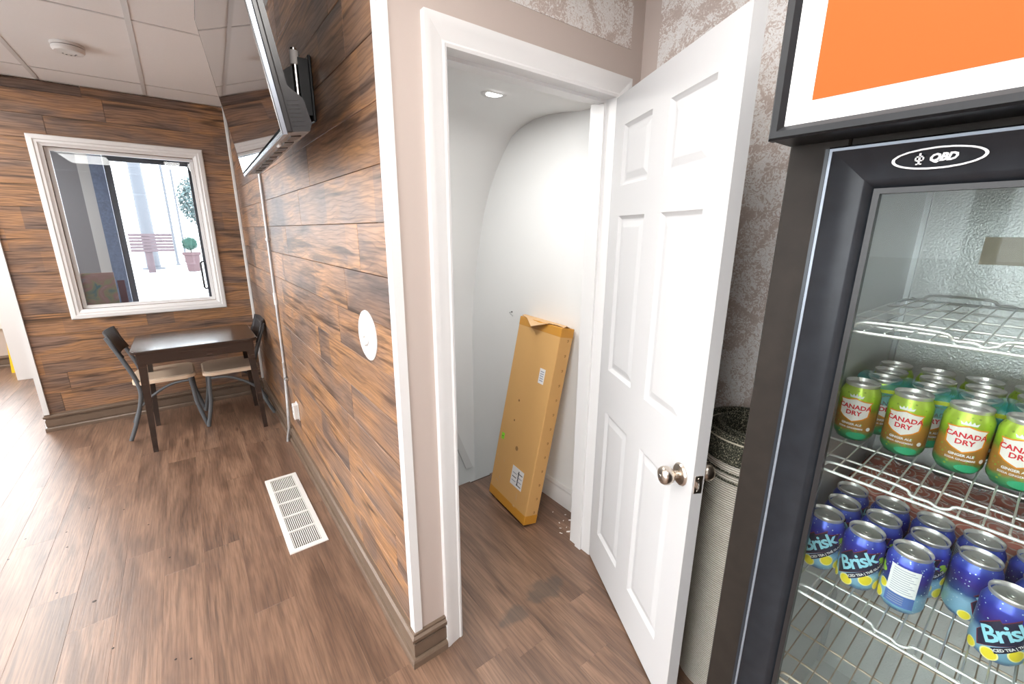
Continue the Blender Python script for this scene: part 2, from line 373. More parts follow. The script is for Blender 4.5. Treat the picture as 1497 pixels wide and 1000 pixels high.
# ---- interior window
win = struct(link('window_1', None, None, ((WX0+WX1)/2, D, WZ0)), 'white framed interior window looking through to the street')
wl = win.location
fr = [(0, 0), (0, 0.012), (0.006, 0.018), (0.030, 0.020), (0.036, 0.014), (0.050, 0.014), (0.056, 0.008), (0.072, 0.004), (0.076, -0.02), (0.076, -0.11), (0.070, -0.11), (0.070, 0.0)]
for seg in sweep([(WX0, WZ0), (WX1, WZ0), (WX1, WZ1), (WX0, WZ1)], fr, lambda a, b, d: (a-wl[0], -d, b-wl[2]), closed=True):
    seg.build('window_frame', WHITE, win, smooth=True)
g = GX0+0.001
for seg in sweep([(GX0, GZ0), (GX1, GZ0), (GX1, GZ1), (GX0, GZ1)], [(0, -0.03), (0.022, -0.03), (0.022, -0.055), (0, -0.055)], lambda a, b, d: (a-wl[0], -d, b-wl[2]), closed=True):
    seg.build('glazing_stop', WHITE, win)
MB().box((GX0+0.012-wl[0], 0.039, GZ0+0.012-wl[2]), (GX1-0.012-wl[0], 0.045, GZ1-0.012-wl[2])).build('pane', WINGLASS, win)
# ---- white corner strips
struct(MB().box((-0.022, D-0.022, 0.14), (-0.0005, D-0.0005, CH), 0.003).build('trim_1', WHITE), 'white corner strip where the two wood walls meet')
mb = MB(); mb.prism([(-0.006, -0.006), (0.024, -0.006), (0.024, -0.0005), (-0.0005, -0.0005), (-0.0005, 0.030), (-0.006, 0.030)], lambda a, b: (a, b, 0.135), lambda a, b: (a, b, CH-0.001))
struct(mb.build('trim_2', WHITE), 'white corner strip on the outer corner of the partition')
mb = MB(); mb.prism([(-0.007, -0.02), (0.0235, -0.02), (0.0235, 0.0), (-0.0005, 0.0), (-0.0005, 0.13), (-0.007, 0.13)], lambda a, b: (WE+a, D+b-0.0005, 0.0 if False else 0.14), lambda a, b: (WE+a, D+b-0.0005, CH-0.001))
struct(mb.build('trim_3', WHITE), 'white strip on the end of the window wall')
# ---- door wall (plane y=0, facing -y)
DX0, DX1, DZ = 0.187, 0.906, 2.03; WT = 0.12
mb = MB(); mb.box((BT, 0.0, 0), (DX0-0.018, WT, CH)); mb.box((DX1+0.018, 0.0, 0), (SR+0.1, WT, CH)); mb.box((DX0-0.018, 0, DZ+0.018), (DX1+0.018, WT, CH))
dw = struct(mb.build('wall_door', TAUPE), 'taupe painted wall with the open doorway')
MB().box((0.33, -0.0015, 2.204), (0.979, 0.0005, CH-0.001)).build('wallpaper_panel', PAPER, dw)
# jamb lining
jd = struct(link('trim_4', None, None, (DX0, 0, 0)), 'white casing and jamb round the stairwell doorway')
mb = MB(); mb.box((-0.018, 0.0, 0), (0.0, WT, DZ+0.018)); mb.build('jamb', WHITE, jd)
MB().box((DX1-DX0, 0.0, 0), (DX1-DX0+0.018, WT, DZ+0.018)).build('jamb', WHITE, jd)
MB().box((0.0, 0.0, DZ), (DX1-DX0, WT, DZ+0.018)).build('jamb', WHITE, jd)
MB().box((0.0, 0.040, 0), (0.011, 0.075, DZ-0.011)).build('door_stop', WHITE, jd)
MB().box((DX1-DX0-0.011, 0.040, 0), (DX1-DX0, 0.075, DZ-0.011)).build('door_stop', WHITE, jd)
MB().box((0.0, 0.040, DZ-0.011), (DX1-DX0, 0.075, DZ)).build('door_stop', WHITE, jd)
cas = [(0, 0), (0, 0.010), (0.008, 0.013), (0.014, 0.010), (0.026, 0.013), (0.048, 0.017), (0.060, 0.021), (0.071, 0.021), (0.071, 0)]
for seg in sweep([(DX1, 0.0), (DX1, DZ), (DX0, DZ), (DX0, 0.0)][::-1], cas, lambda a, b, d: (a-DX0, -d, b)): seg.build('casing', WHITE, jd, smooth=True)
# ---- right wall (plane x=WR), wallpapered
wr = struct(MB().box((WR, YB, 0), (WR+0.12, 0.0, CH)).build('wall_right', TAUPE), 'right wall with silvery swirl wallpaper behind the door')
MB().box((WR-0.0015, -2.6, 0.10), (WR+0.0005, -0.072, CH-0.001)).build('wallpaper_panel', PAPER, wr)
# ---- unseen room walls; left one has windows added to let in daylight
mb = MB(); LWY = [(-2.6, -0.75), (-0.65, 1.2), (1.3, 3.15)]
mb.box((XL-0.1, YB, 0), (XL, YF, 0.65)); mb.box((XL-0.1, YB, 2.25), (XL, YF, CH))
for a, b in ((YB, -2.6), (-0.75, -0.65), (1.2, 1.3), (3.15, YF)): mb.box((XL-0.1, a, 0.65), (XL, b, 2.25))
struct(mb.build('wall_left', TAUPE))
for k, (a, b) in enumerate(LWY):
    w_ = struct(link('window_%d' % (k+3), None, None, (XL-0.05, (a+b)/2, 0.65)), 'unseen window added in the left wall to light the room'); hw = (b-a)/2
    for sg in sweep([(-hw, 0), (hw, 0), (hw, 1.60), (-hw, 1.60)], [(0, -0.03), (0.05, -0.03), (0.05, 0.03), (0, 0.03)], lambda p, q, d: (d, p, q), closed=True): sg.build('window_frame', WHITE, w_)
    MB().box((-0.003, -hw+0.04, 0.04), (0.003, hw-0.04, 1.56)).build('pane', GLASS, w_)
 
struct(MB().box((XL, YB-0.1, 0), (WR, YB, CH)).build('wall_back', TAUPE))
# ---- ceiling: slab above, tee bars and lay-in tiles
ce = struct(MB().box((XL, YB, CH+0.02), (WR+0.1, YF, CH+0.06)).build('ceiling', TILE), 'suspended ceiling of white lay-in tiles')
gx = [XL, -3.365, -2.795, -2.225, -1.655, -1.085, -0.515, 0.055, 0.625, WR]; gy = [YB, -1.76, -0.54, 0.68, 1.90, 3.12, D]
TROF = {(-1.655, -0.54), (-2.795, 0.68), (-0.515, -1.76), (-1.655, YB), (-2.795, -1.76), (-2.795, 1.90)}
TROF = {(-1.655, -0.54), (-2.795, 0.68), (-0.515, -1.76), (-1.655, -1.76), (-2.795, -1.76), (-2.225, 1.90)}
lamps = []
for i in range(len(gx)-1):
    for j in range(len(gy)-1):
        a0, a1, b0, b1 = gx[i], gx[i+1], gy[j], gy[j+1]
        if a0 >= 0 and b0 >= 0.6: continue
        if a0 >= -0.6 and b0 >= -0.6:
            a1 = min(a1, 0.0) if b0 >= 0.6 else a1
        if b1 > 0 and b0 < 0.6 and a1 > 0:  b1 = 0.0 if a0 >= 0 else b1
        if a1 > 0 and b1 > 0: a1 = 0.0
        if a1-a0 < 0.03 or b1-b0 < 0.03: continue
        if (gx[i], gy[j]) in TROF: lamps.append((a0, a1, b0, b1)); continue
        MB().box((a0+0.011, b0+0.011, CH+0.001), (a1-0.011, b1-0.011, CH+0.013), 0.0015).build('ceiling_tile', TILE, ce)
for x in gx[1:-1]: MB().box((x-0.012, YB, CH-0.002), (x+0.012, 0.0 if x > 0 else D, CH+0.004)).build('tee_bar', TEE, ce)
for y in gy[1:-1]: MB().box((XL, y-0.006, CH-0.001), (WR if y < 0 else 0.0, y+0.006, CH+0.004)).build('tee_bar', TEE, ce)
MB().box((XL, D-0.02, CH-0.002), (0, D, CH+0.003)).build('wall_angle', TEE, ce)
MB().box((XL, D, CH-0.01), (0.1, YF, CH)).build('vestibule_ceiling', TILE, ce)
LIT = emit('fluorescent_diffuser', (1.0, 0.975, 0.94), TROFFER)
where = ['over the partition corner', 'near the far left wall', 'above the drinks cooler', 'behind the camera', 'in the back left of the room']
lamps = sorted(lamps)+[(-2.52, -1.84, 3.62, 4.84), (-3.28, -2.60, 3.62, 4.84), (-2.52, -1.84, 4.90, 5.92)]  # last three: vestibule panels added for glare on the floor
for (a0, a1, b0, b1), w in zip(lamps, ['far left back', 'far left front', 'far left by the vestibule opening', 'middle back', 'middle front', 'right', 'vestibule right', 'vestibule left', 'vestibule front']):
    t = thing('added_ceiling_light', 'white fluorescent ceiling panel added out of view for light, %s of the room' % w, 'ceiling light', ((a0+a1)/2, (b0+b1)/2, CH-(0.017 if b0 > D else 0)), group='added ceiling panels')  # panels out of view, added to raise the room's brightness
    hx, hy = (a1-a0)/2-0.012, (b1-b0)/2-0.012
    for seg in sweep([(-hx, -hy), (hx, -hy), (hx, hy), (-hx, hy)], [(0, -0.004), (0.03, -0.004), (0.03, 0.014), (0, 0.014)], lambda a, b, d: (a, b, d), closed=True): seg.build('light_frame', WHITE, t)
    MB().box((-hx+0.03, -hy+0.03, 0.002), (hx-0.03, hy-0.03, 0.006)).build('diffuser', LIT, t)
# ---- baseboards (brown)
bprof = [(0, 0), (-0.024, 0), (-0.024, 0.024), (-0.020, 0.032), (-0.010, 0.034), (-0.010, 0.040), (-0.014, 0.042), (-0.014, 0.092), (-0.009, 0.094), (-0.009, 0.104), (-0.017, 0.106), (-0.021, 0.112), (-0.021, 0.124), (-0.012, 0.130), (-0.012, 0.138), (0, 0.138)]
segs = sweep([(0.0, D), (0.0, 0.0), (DX0-0.071, 0.0)], bprof, lambda a, b, d: (a, b, d))
BY = pm('baseboard_paint', (0.15, 0.105, 0.075), 0.34, noise=0.25, nscale=14)
for sg, nm in zip(segs, ('baseboard_partition', 'baseboard_door')): struct(sg.build(nm, BY, smooth=False))
segs = sweep([(WE-0.02, D+0.1), (WE-0.0, D), (0.0, D)], bprof, lambda a, b, d: (a, b, d))
struct(segs[1].build('baseboard_window', BY)); struct(segs[0].build('baseboard_end', BY))
# ---- stairwell behind the doorway
SY = 1.32
prof = [(WT, 2.075), (0.345, 2.08), (0.482, 2.098), (0.581, 2.107), (0.687, 2.105), (0.80, 2.081), (0.875, 2.052), (0.955, 1.974), (1.027, 1.888), (1.10, 1.778), (1.155, 1.659), (1.20, 1.52), (1.25, 1.34), (1.29, 1.15), (SY, 0.9), (SY, -1.3), (SY+0.12, -1.3), (SY+0.12, 2.3), (WT, 2.3)]
mb = MB(); mb.prism(prof, lambda a, b: (0.10, a, b), lambda a, b: (SR, a, b)); struct(mb.build('wall_stair_end', STAIRW, smooth=True), 'curved sloping soffit running into the stairwell end wall')
struct(MB().box((SR, WT, -1.3), (SR+0.1, SY+0.12, 2.3)).build('wall_stair_right', STAIRW), 'pale grey stairwell side wall')
struct(MB().box((0.085, WT, -1.3), (0.10, SY+0.12, 2.3)).build('wall_stair_left', STAIRW))
struct(MB().box((0.10, 0.885, -1.3), (SR, SY, -1.24)).build('floor_stair_bottom', STAIRW))
struct(MB().box((0.10, 0.860, -1.24), (SR, 0.884, -0.061)).build('wall_stair_riser', STAIRW))
wprof = [(0, 0), (0.014, 0), (0.014, 0.085), (0.009, 0.093), (0.009, 0.104), (0.012, 0.110), (0.006, 0.128), (0, 0.128)]
sg = sweep([(SR, WT), (SR, 0.885)], wprof, lambda a, b, d: (a, b, d))[0]; struct(sg.build('baseboard_stair', WHITE, smooth=True), 'white moulded baseboard beside the cardboard box')
mb = MB()   # slanted skirting board on the end wall, beyond the edge of the landing
mb.prism([(0.86, 0.18), (0.915, 0.18), (1.06, -0.20), (1.005, -0.20)], lambda a, b: (a, SY-0.001, b), lambda a, b: (a, SY-0.016, b))
struct(mb.build('trim_5', WHITE), 'white slanted skirting board beyond the edge of the landing')

# ---- front of the building beyond the window wall
DKN = pm('navy_post', (0.10, 0.14, 0.23), 0.5, noise=0.5, nscale=60); CHAR = pm('charcoal_panel', (0.17, 0.17, 0.185), 0.6); GREYP = pm('light_grey_panel', (0.42, 0.42, 0.42), 0.6)
mb = MB(); mb.box((XL, YF, 0), (-3.3, YF+0.12, CH)); mb.box((-3.3, YF, 0), (-2.02, YF+0.12, 0.47)); mb.box((-1.62, YF, 0), (-1.50, YF+0.12, CH)); mb.box((-2.02, YF, 0), (-1.62, YF+0.12, 0.47)); mb.box((-2.02, YF, 2.42), (-1.62, YF+0.12, CH)); mb.box((-0.17, YF, 0), (0.1, YF+0.12, CH)); mb.box((-3.3, YF, 2.42), (-2.02, YF+0.12, CH)); mb.box((-1.5, YF, 2.42), (-0.17, YF+0.12, CH))
wf = struct(mb.build('wall_front', TAUPE), 'front wall of the building, seen through the window and at far left')
MB().box((-1.50, YF+0.01, 0), (-1.275, YF+0.10, 2.42)).build('charcoal_panel', CHAR, wf); MB().box((-1.275, YF+0.01, 0), (-1.17, YF+0.11, 2.42)).build('pale_panel', GREYP, wf); MB().box((-1.17, YF-0.01, 0), (-1.05, YF+0.11, 2.42)).build('navy_post', DKN, wf)
struct(MB().box((0.10, D+0.11, 0), (0.2, YF+0.12, CH)).build('wall_vestibule', TAUPE))
w2 = struct(link('window_2', None, None, (-2.66, YF, 0.47)), 'white framed front window at far left')
for seg in sweep([(-3.3, 0.47), (-1.62, 0.47), (-1.62, 2.42), (-3.3, 2.42)], [(-0.02, 0.03), (0.06, 0.03), (0.06, -0.08), (-0.02, -0.08)], lambda a, b, d: (a+2.66, -d, b-0.47), closed=True): seg.build('window_frame', WHITE, w2)
MB().box((-0.58, 0.02, 0.56), (0.98, 0.06, 0.61)).build('meeting_rail', WHITE, w2)
MB().box((-0.58, 0.04, 0.06), (0.98, 0.045, 1.89)).build('pane', GLASS, w2)
fd = struct(link('door_2', None, None, (-0.61, YF+0.04, 0)), 'glazed street door with a dark frame and pull handle')
DFR = pm('dark_door_frame', (0.06, 0.07, 0.09), 0.4)
for nm, a, b in (('stile', (-0.435, -0.02, 0.02), (-0.375, 0.02, 2.40)), ('stile', (0.365, -0.02, 0.02), (0.435, 0.02, 2.40)), ('rail', (-0.375, -0.02, 0.02), (0.365, 0.02, 0.20)), ('rail', (-0.375, -0.02, 2.32), (0.365, 0.02, 2.40))):
    MB().box(a, b).build(nm, DFR, fd)
MB().box((-0.38, -0.004, 0.19), (0.37, 0.004, 2.33)).build('pane', GLASS, fd)
MB().tube([(0.36, -0.02, 1.12), (0.345, -0.06, 1.12), (0.33, -0.075, 1.10), (0.33, -0.075, 0.78), (0.345, -0.06, 0.76), (0.36, -0.02, 0.76)], 0.012).build('pull_handle', BLACK, fd, smooth=True)
jp = struct(MB().box((-2.02, 5.28, 0), (-1.86, 5.42, CH-0.02), 0.004).build('trim_6', WHITE), 'white post beyond the end of the window wall')
bb = sweep([(-1.5, YF), (-3.4, YF)][::-1], [(-o, d) for o, d in bprof][::-1] if False else bprof, lambda a, b, d: (a, b, d))[0]; struct(bb.build('baseboard_front', BY))
# outdoors
mb = MB(); mb.box((-40, YF+0.12, -0.12), (30, 60, -0.06)); mb.box((-40, -30, -0.12), (XL-0.1, YF+0.12, -0.06))  # strip beside the left wall added to bounce skylight onto the ceiling
struct(mb.build('ground_outside', CONC), 'pale pavement outside the window')

# ================================================================== OBJECTS
# ---- six-panel door, standing open
TH = math.radians(62.5)
dvec = Vector((-math.cos(TH), -math.sin(TH), 0)); DWID, DTHK, DZ0, DZ1 = 0.72, 0.035, 0.012, 2.025
door = struct(link('door_1', None, None, (0.905, -0.012, 0), (0, 0, math.atan2(dvec.y, dvec.x))), 'open white six-panel door with a satin nickel knob')
# local: X along the door, Y: the face we see is at y=0 looking towards local -Y
PX = [(0.085, 0.296), (0.403, 0.621)]; PZ = [(1.708, 1.917), (0.985, 1.60), (0.19, 0.798)]
def vis(s, d): return s
# local +Y = rotate90(dvec): rotation maps local Y to (-sin, cos) of heading
hd = math.atan2(dvec.y, dvec.x); ly = Vector((-math.sin(hd), math.cos(hd), 0))
SG = 1.0 if ly.dot(Vector((-0.887, 0.46, 0))) > 0 else -1.0     # sign of the visible face's outward local y
body = MB(); xs = sorted({0.0, DWID, *[v for p in PX for v in p]}); zs = sorted({DZ0, DZ1, *[v for p in PZ for v in p]})
isp = lambda a, b, c, d: (a, b) in PX and (c, d) in PZ
for face in (0.0, -SG*DTHK):
    for i in range(len(xs)-1):
        for j in range(len(zs)-1):
            if not isp(xs[i], xs[i+1], zs[j], zs[j+1]):
                body.quad((xs[i], face, zs[j]), (xs[i+1], face, zs[j]), (xs[i+1], face, zs[j+1]), (xs[i], face, zs[j+1]))
t = -SG*DTHK
body.quad((0, 0, DZ0), (0, t, DZ0), (0, t, DZ1), (0, 0, DZ1)); body.quad((DWID, 0, DZ0), (DWID, t, DZ0), (DWID, t, DZ1), (DWID, 0, DZ1))
body.quad((0, 0, DZ0), (DWID, 0, DZ0), (DWID, t, DZ0), (0, t, DZ0)); body.quad((0, 0, DZ1), (DWID, 0, DZ1), (DWID, t, DZ1), (0, t, DZ1))
body.build('door_slab', DOORW, door, fixn=False)
for face, s in ((0.0, SG), (t, -SG)):
    for (a, b) in PX:
        for (c, d) in PZ:
            p = MB(); rings = [(0, 0), (0.004, 0.004), (0.012, 0.010), (0.016, 0.0105), (0.020, 0.010), (0.040, 0.004), (0.044, 0.0036)]; vs = []
            for ins, dep in rings:
                y = face-s*dep; vs += [(a+ins, y, c+ins), (b-ins, y, c+ins), (b-ins, y, d-ins), (a+ins, y, d-ins)]
            fs = [(k*4+i, k*4+(i+1) % 4, (k+1)*4+(i+1) % 4, (k+1)*4+i) for k in range(len(rings)-1) for i in range(4)]+[tuple(range((len(rings)-1)*4, len(rings)*4))]
            p.add(vs, fs).build('door_panel', DOORW, door, fixn=False)
KX, KZ = 0.661, 0.852
for s, f in ((SG, 0.0), (-SG, t)):
    kn = MB().lathe([(0.001, 0), (0.033, 0), (0.034, 0.003), (0.030, 0.008), (0.014, 0.011)], 28, (0, 0, 0), 'y').build('knob_rose', NICKEL, door, (KX, f, KZ), (0, 0, 0 if s > 0 else math.pi), smooth=True)
    MB().lathe([(0.0115, 0.008), (0.0115, 0.022), (0.016, 0.027), (0.024, 0.034), (0.0275, 0.044), (0.027, 0.055), (0.023, 0.062), (0.014, 0.066), (0.001, 0.067)], 28, (0, 0, 0), 'y').build('knob', NICKEL, kn, smooth=True)
    MB().lathe([(0.001, 0.0665), (0.006, 0.0665), (0.006, 0.0685), (0.001, 0.0685)], 16, (0, 0, 0), 'y').build('thumb_turn', CHROME, kn)
lp = MB().box((DWID-0.0005, t*0.5-0.0125, KZ-0.028), (DWID+0.0018, t*0.5+0.0125, KZ+0.028), 0.002).build('latch_plate', NICKEL, door)
MB().prism([(0, -0.006), (0.009, -0.006), (0.0, 0.006)], lambda a, b: (DWID+0.0015+a, t*0.5+b, KZ-0.010), lambda a, b: (DWID+0.0015+a, t*0.5+b, KZ+0.010)).build('latch_bolt', CHROME, lp)
for z in (0.019, -0.019): MB().lathe([(0.001, DWID+0.0018), (0.0035, DWID+0.0018), (0.003, DWID+0.0026), (0.001, DWID+0.0026)], 10, (0, t*0.5, KZ+z), 'x').build('screw', NICKEL, lp)
for z in (0.22, 1.03, 1.82): MB().tube([(0.006, t-SG*0.006, z-0.045), (0.006, t-SG*0.006, z+0.045)], 0.006).build('hinge', NICKEL, door, smooth=True)

# ---- cardboard box leaning in the stairwell
CARD = pm('cardboard', (0.66, 0.385, 0.14), 0.65, noise=0.06, nscale=5); CARDI = pm('cardboard_inside', (0.62, 0.40, 0.21), 0.8); TAPE = pm('brown_packing_tape', (0.60, 0.28, 0.035), 0.3); MARK = pm('brown_marks', (0.25, 0.12, 0.03), 0.7)
p0 = Vector((0.768, 0.332, 0.0)); p1 = Vector((0.800, 0.700, 0.0))
ex = (p1-p0).normalized()                       # along the box's width
nrm = Vector((ex.y, -ex.x, 0))                  # horizontal, away from the viewer (towards the wall)
BW, BH, BTH = 0.375, 1.08, 0.085
lean = math.atan2(0.212, 1.045)
upv = (Vector((0, 0, 1))*math.cos(lean)+nrm*math.sin(lean)); inn = upv.cross(ex)*-1
if inn.dot(nrm) < 0: inn = -inn
zoff = max(0, -(inn*BTH).z)+0.001
box = tag(link('cardboard_box', None), 'tall flat cardboard box with torn top leaning on the stairwell wall', 'box')
mw = Matrix((ex, inn, upv)).transposed().to_4x4(); mw.translation = p0+Vector((0, 0, zoff)); box.matrix_world = mw
bd = MB(); bd.box((0, 0, 0), (BW, BTH, BH), 0.005); bd.build('carton', CARD, box)
for z0, z1, nm in ((-0.0008, 0.055, 'packing_tape'), (BH-0.050, BH+0.0006, 'packing_tape')):
    MB().box((-0.0008, -0.0008, z0), (BW+0.0008, BTH+0.0008, z1), 0.005).build(nm, TAPE, box)
fl_ = MB(); fv = []; 
for i, (x, hgt, out) in enumerate([(0.0, 0.004, 0.012), (0.05, 0.012, 0.012), (0.10, 0.016, -0.004), (0.16, 0.010, -0.03), (0.20, 0.002, -0.045), (0.24, 0.006, -0.03), (0.30, 0.014, -0.008), (BW, 0.010, 0.012)]):
    fv += [(x, 0.055, BH+0.002+0.2*hgt), (x, 0.03, BH+0.012), (x, out, BH+0.001-max(0, -out)*0.75+hgt*0.5)]
nf = 8
fl_.add(fv, [(i*3+k, (i+1)*3+k, (i+1)*3+k+1, i*3+k+1) for i in range(nf-1) for k in range(2)])
o = fl_.build('torn_flap', CARDI, box); sm = o.modifiers.new('thick', 'SOLIDIFY'); sm.thickness = 0.003
LAB = pm('white_label', (0.80, 0.80, 0.80), 0.5); INK = pm('label_ink', (0.06, 0.06, 0.07), 0.6); INK2 = pm('faded_label_ink', (0.35, 0.38, 0.45), 0.6)
def decal(nm, x0, x1, z0, z1, mat, par=None, y=-0.0009): return MB().box((x0, y, z0), (x1, 0.001, z1)).build(nm, mat, par or box)
l1 = decal('shipping_label', 0.075, 0.185, 0.155, 0.262, LAB)
for k in range(7): decal('print_line', 0.084+0.052*(k % 2), 0.128+0.047*(k % 2), 0.168+0.011*k, 0.173+0.011*k, INK2 if k % 3 else INK, l1, -0.0013)
decal('barcode', 0.116, 0.124, 0.168, 0.250, INK, l1, -0.0013)
l2 = decal('small_label', 0.062, 0.108, 0.765, 0.845, LAB)
for k in range(5): decal('print_line', 0.070, 0.100, 0.778+0.012*k, 0.784+0.012*k, INK2, l2, -0.0013)
decal('green_sticker', 0.318, 0.345, 0.355, 0.392, pm('green_sticker', (0.25, 0.72, 0.02), 0.5)); MB().box((0.328, -0.0012, 0.37), (0.336, 0.001, 0.376)).build('sticker_mark', INK, box)
for x0, z0, w_, h_ in ((0.30, 0.10, 0.03, 0.012), (0.285, 0.125, 0.012, 0.02), (0.10, 0.085, 0.01, 0.05), (0.105, 0.045, 0.02, 0.012), (0.345, 0.235, 0.006, 0.02), (0.33, 0.22, 0.008, 0.012), (0.27, 0.235, 0.005, 0.02)):
    q = MB(); q.add([(x0, -0.0012, z0), (x0+w_, -0.0012, z0+h_*0.3), (x0+w_*0.8, -0.0012, z0+h_), (x0+w_*0.1, -0.0012, z0+h_*0.7)], [(0, 1, 2, 3)]); o = q.build('torn_patch', CARDI, box); o.modifiers.new('t', 'SOLIDIFY').thickness = 0.0006
for k in range(13):
    z = 0.07+k*0.079; q = MB().tube([(-0.0009, 0.050, z), (-0.0009, 0.058, z+0.004), (-0.0009, 0.060, z-0.004), (-0.0009, 0.052, z-0.008)], 0.0012, 5); q.build('staple_mark', MARK, box)
for x, z, r in ((0.18, 0.36, 0.013), (0.24, 0.62, 0.007), (0.25, 0.5, 0.006)):
    MB().lathe([(0.001, 0), (r, 0), (r*0.9, 0.0011), (0.001, 0.0011)], 14, (x, -0.0011, z), 'y').build('stain', MARK if r < 0.01 else pm('dark_stain', (0.33, 0.18, 0.06), 0.7), box)
# nail in the wall above the box and its thin wire
nl = thing('wall_hook', 'small wire hook on the stairwell wall above the cardboard box', 'hook', (SR, 0.86, 1.065))
MB().tube([(0.002, 0, 0), (-0.02, -0.002, 0.0), (-0.035, -0.03, -0.004), (-0.04, -0.06, -0.012)], 0.0022, 8).build('wire', STEEL, nl); MB().lathe([(0.001, -0.003), (0.005, -0.003), (0.005, 0.001), (0.001, 0.001)], 10, (0, 0, 0), 'x').build('nail_head', BLACK, nl)
# paint chips
CHIP = pm('paint_flake', (0.85, 0.83, 0.80), 0.6); rnd = random.Random(4)
for k, (x, y) in enumerate([(0.99, 0.34), (0.985, 0.25), (1.02, 0.23), (1.0, 0.20), (0.96, 0.20), (0.945, 0.17), (0.93, 0.215), (0.99, 0.165), (1.03, 0.28), (0.905, 0.185), (0.955, 0.25)]):
    q = MB(); a = rnd.random()*3; l = rnd.uniform(0.005, 0.014); w_ = l*rnd.uniform(0.25, 0.6)
    q.prism([(-l, -w_*0.4), (l*0.6, -w_), (l, w_*0.2), (-l*0.3, w_)], lambda p, q_: (p*math.cos(a)-q_*math.sin(a), p*math.sin(a)+q_*math.cos(a), 0), lambda p, q_: (p*math.cos(a)-q_*math.sin(a), p*math.sin(a)+q_*math.cos(a), 0.0015))
    tag(q.build('paint_chip', CHIP, None, (x, y, 0.0003)), 'small white paint flake on the floor beside the leaning box', 'paint chip', 'paint flakes on the landing')
# ---- recessed lamp in the stairwell, plus an unseen one added to brighten it
for pos, lab in (((0.648, 0.418, 2.0895), 'round white recessed light in the stairwell ceiling, right one'), ((0.27, 0.66, 2.104), 'unseen recessed light added to brighten the stairwell, left one')):
  pl = thing('recessed_light', lab, 'ceiling light', pos, group='stairwell recessed lights')
  MB().lathe([(0.036, 0.0), (0.036, -0.003), (0.052, -0.004), (0.057, 0.0), (0.057, 0.004), (0.036, 0.004)], 32, cap=False).build('trim_ring', WHITE, pl, smooth=True)
  MB().lathe([(0.001, 0.0), (0.038, 0.0), (0.038, 0.003), (0.001, 0.003)], 32).build('lens', emit('lamp_lens', (1, 0.98, 0.95), 14), pl)
  ld = bpy.data.lights.new('stair_lamp', 'AREA'); ld.shape = 'DISK'; ld.size = 0.07; ld.energy = POT_WATT*(1.0 if pos[0] > 0.5 else 2.6); ld.color = (1, 0.98, 0.95); lo = link('lamp_beam', ld, pl, (0, 0, -0.005))

# ---- television and its bracket
A = Vector((-0.221, 0.137, 1.78)); B = Vector((-0.188, 1.258, 1.78)); C = Vector((-0.288, 1.261, 2.389))
tx = (B-A).normalized(); tz = (C-B).normalized(); ty = tz.cross(tx)          # ty: direction out of the screen or into it
into = ty if ty.x > 0 else -ty
tv = tag(link('television', None), 'large black flat television on a wall bracket, tilted down', 'television')
mw = Matrix((tx, into, tz)).transposed().to_4x4(); mw.translation = A; tv.matrix_world = mw
TW, THH = 1.121, 0.617
MB().box((0.008, -0.0006, 0.016), (TW-0.008, 0.004, THH-0.008)).build('screen', SCREEN, tv)
BZ = pm('dark_grey_bezel', (0.03, 0.03, 0.032), 0.25); SIL = pm('silver_bezel_edge', (0.30, 0.33, 0.38), 0.3, 0.9)
for sg in sweep([(0, 0), (TW, 0), (TW, THH), (0, THH)], [(0, 0.0), (0.009, -0.001), (0.009, 0.012), (0, 0.012)], lambda a, b, d: (a, d, b), closed=True): sg.build('bezel', BZ, tv)
for sg in sweep([(0, 0), (TW, 0), (TW, THH), (0, THH)], [(-0.0012, 0.0015), (0.003, 0.0015), (0.003, 0.012), (-0.0012, 0.012)], lambda a, b, d: (a, d, b), closed=True): sg.build('edge_strip', SIL, tv)
hb = MB(); hb.box((0.004, 0.012, 0.004), (TW-0.004, 0.028, THH-0.004), 0.004); hb.build('back_cover', BZ, tv)
hp = [(0.006, 0.028), (0.006, 0.072), (0.025, 0.082), (0.085, 0.076), (0.115, 0.045), (0.40, 0.040), (0.44, 0.028)]
MB().prism(hp, lambda a, b: (0.012, b, a), lambda a, b: (TW-0.012, b, a)).build('rear_housing', BZ, tv)
for k in range(7): MB().box((0.011, 0.034, 0.02+0.010*k), (0.0125, 0.066-0.001*k, 0.023+0.010*k)).build('side_vent', BLACK, tv)
for k in range(9): MB().box((0.08+0.11*k, 0.035, 0.0045), (0.15+0.11*k, 0.062, 0.0062)).build('speaker_grille', BLACK, tv)
MB().box((0.16, 0.012, -0.006), (0.20, 0.02, 0.004), 0.002).build('infrared_sensor', WPLAST, tv)
mt = thing('tv_bracket', 'black articulated wall bracket behind the television', 'tv bracket', (0, 0.68, 2.05))
MB().box((-0.012, -0.035, -0.12), (-0.0003, 0.075, 0.10), 0.003).build('wall_plate', BLACKM, mt)
MB().box((-0.045, -0.033, -0.10), (-0.012, -0.025, 0.085)).build('side_flange', BLACKM, mt); MB().box((-0.045, 0.065, -0.10), (-0.012, 0.073, 0.085)).build('side_flange', BLACKM, mt)
MB().tube([(-0.052, -0.015, -0.105), (-0.052, -0.015, 0.115)], 0.011, 14).build('pivot_pin', CHROME, mt, smooth=True)
for z in (-0.085, 0.085): MB().tube([(-0.052, -0.015, z-0.022), (-0.052, -0.015, z+0.022)], 0.015, 14).build('pin_sleeve', WPLAST, mt, smooth=True)
MB().prism([(-0.05, -0.09), (-0.05, 0.07), (-0.118, 0.02), (-0.118, -0.06)], lambda a, b: (a, -0.012, b), lambda a, b: (a, 0.055, b)).build('arm', BLACKM, mt)
MB().box((-0.128, -0.05, -0.15), (-0.116, 0.09, 0.06), 0.002).build('tv_plate', BLACKM, mt)

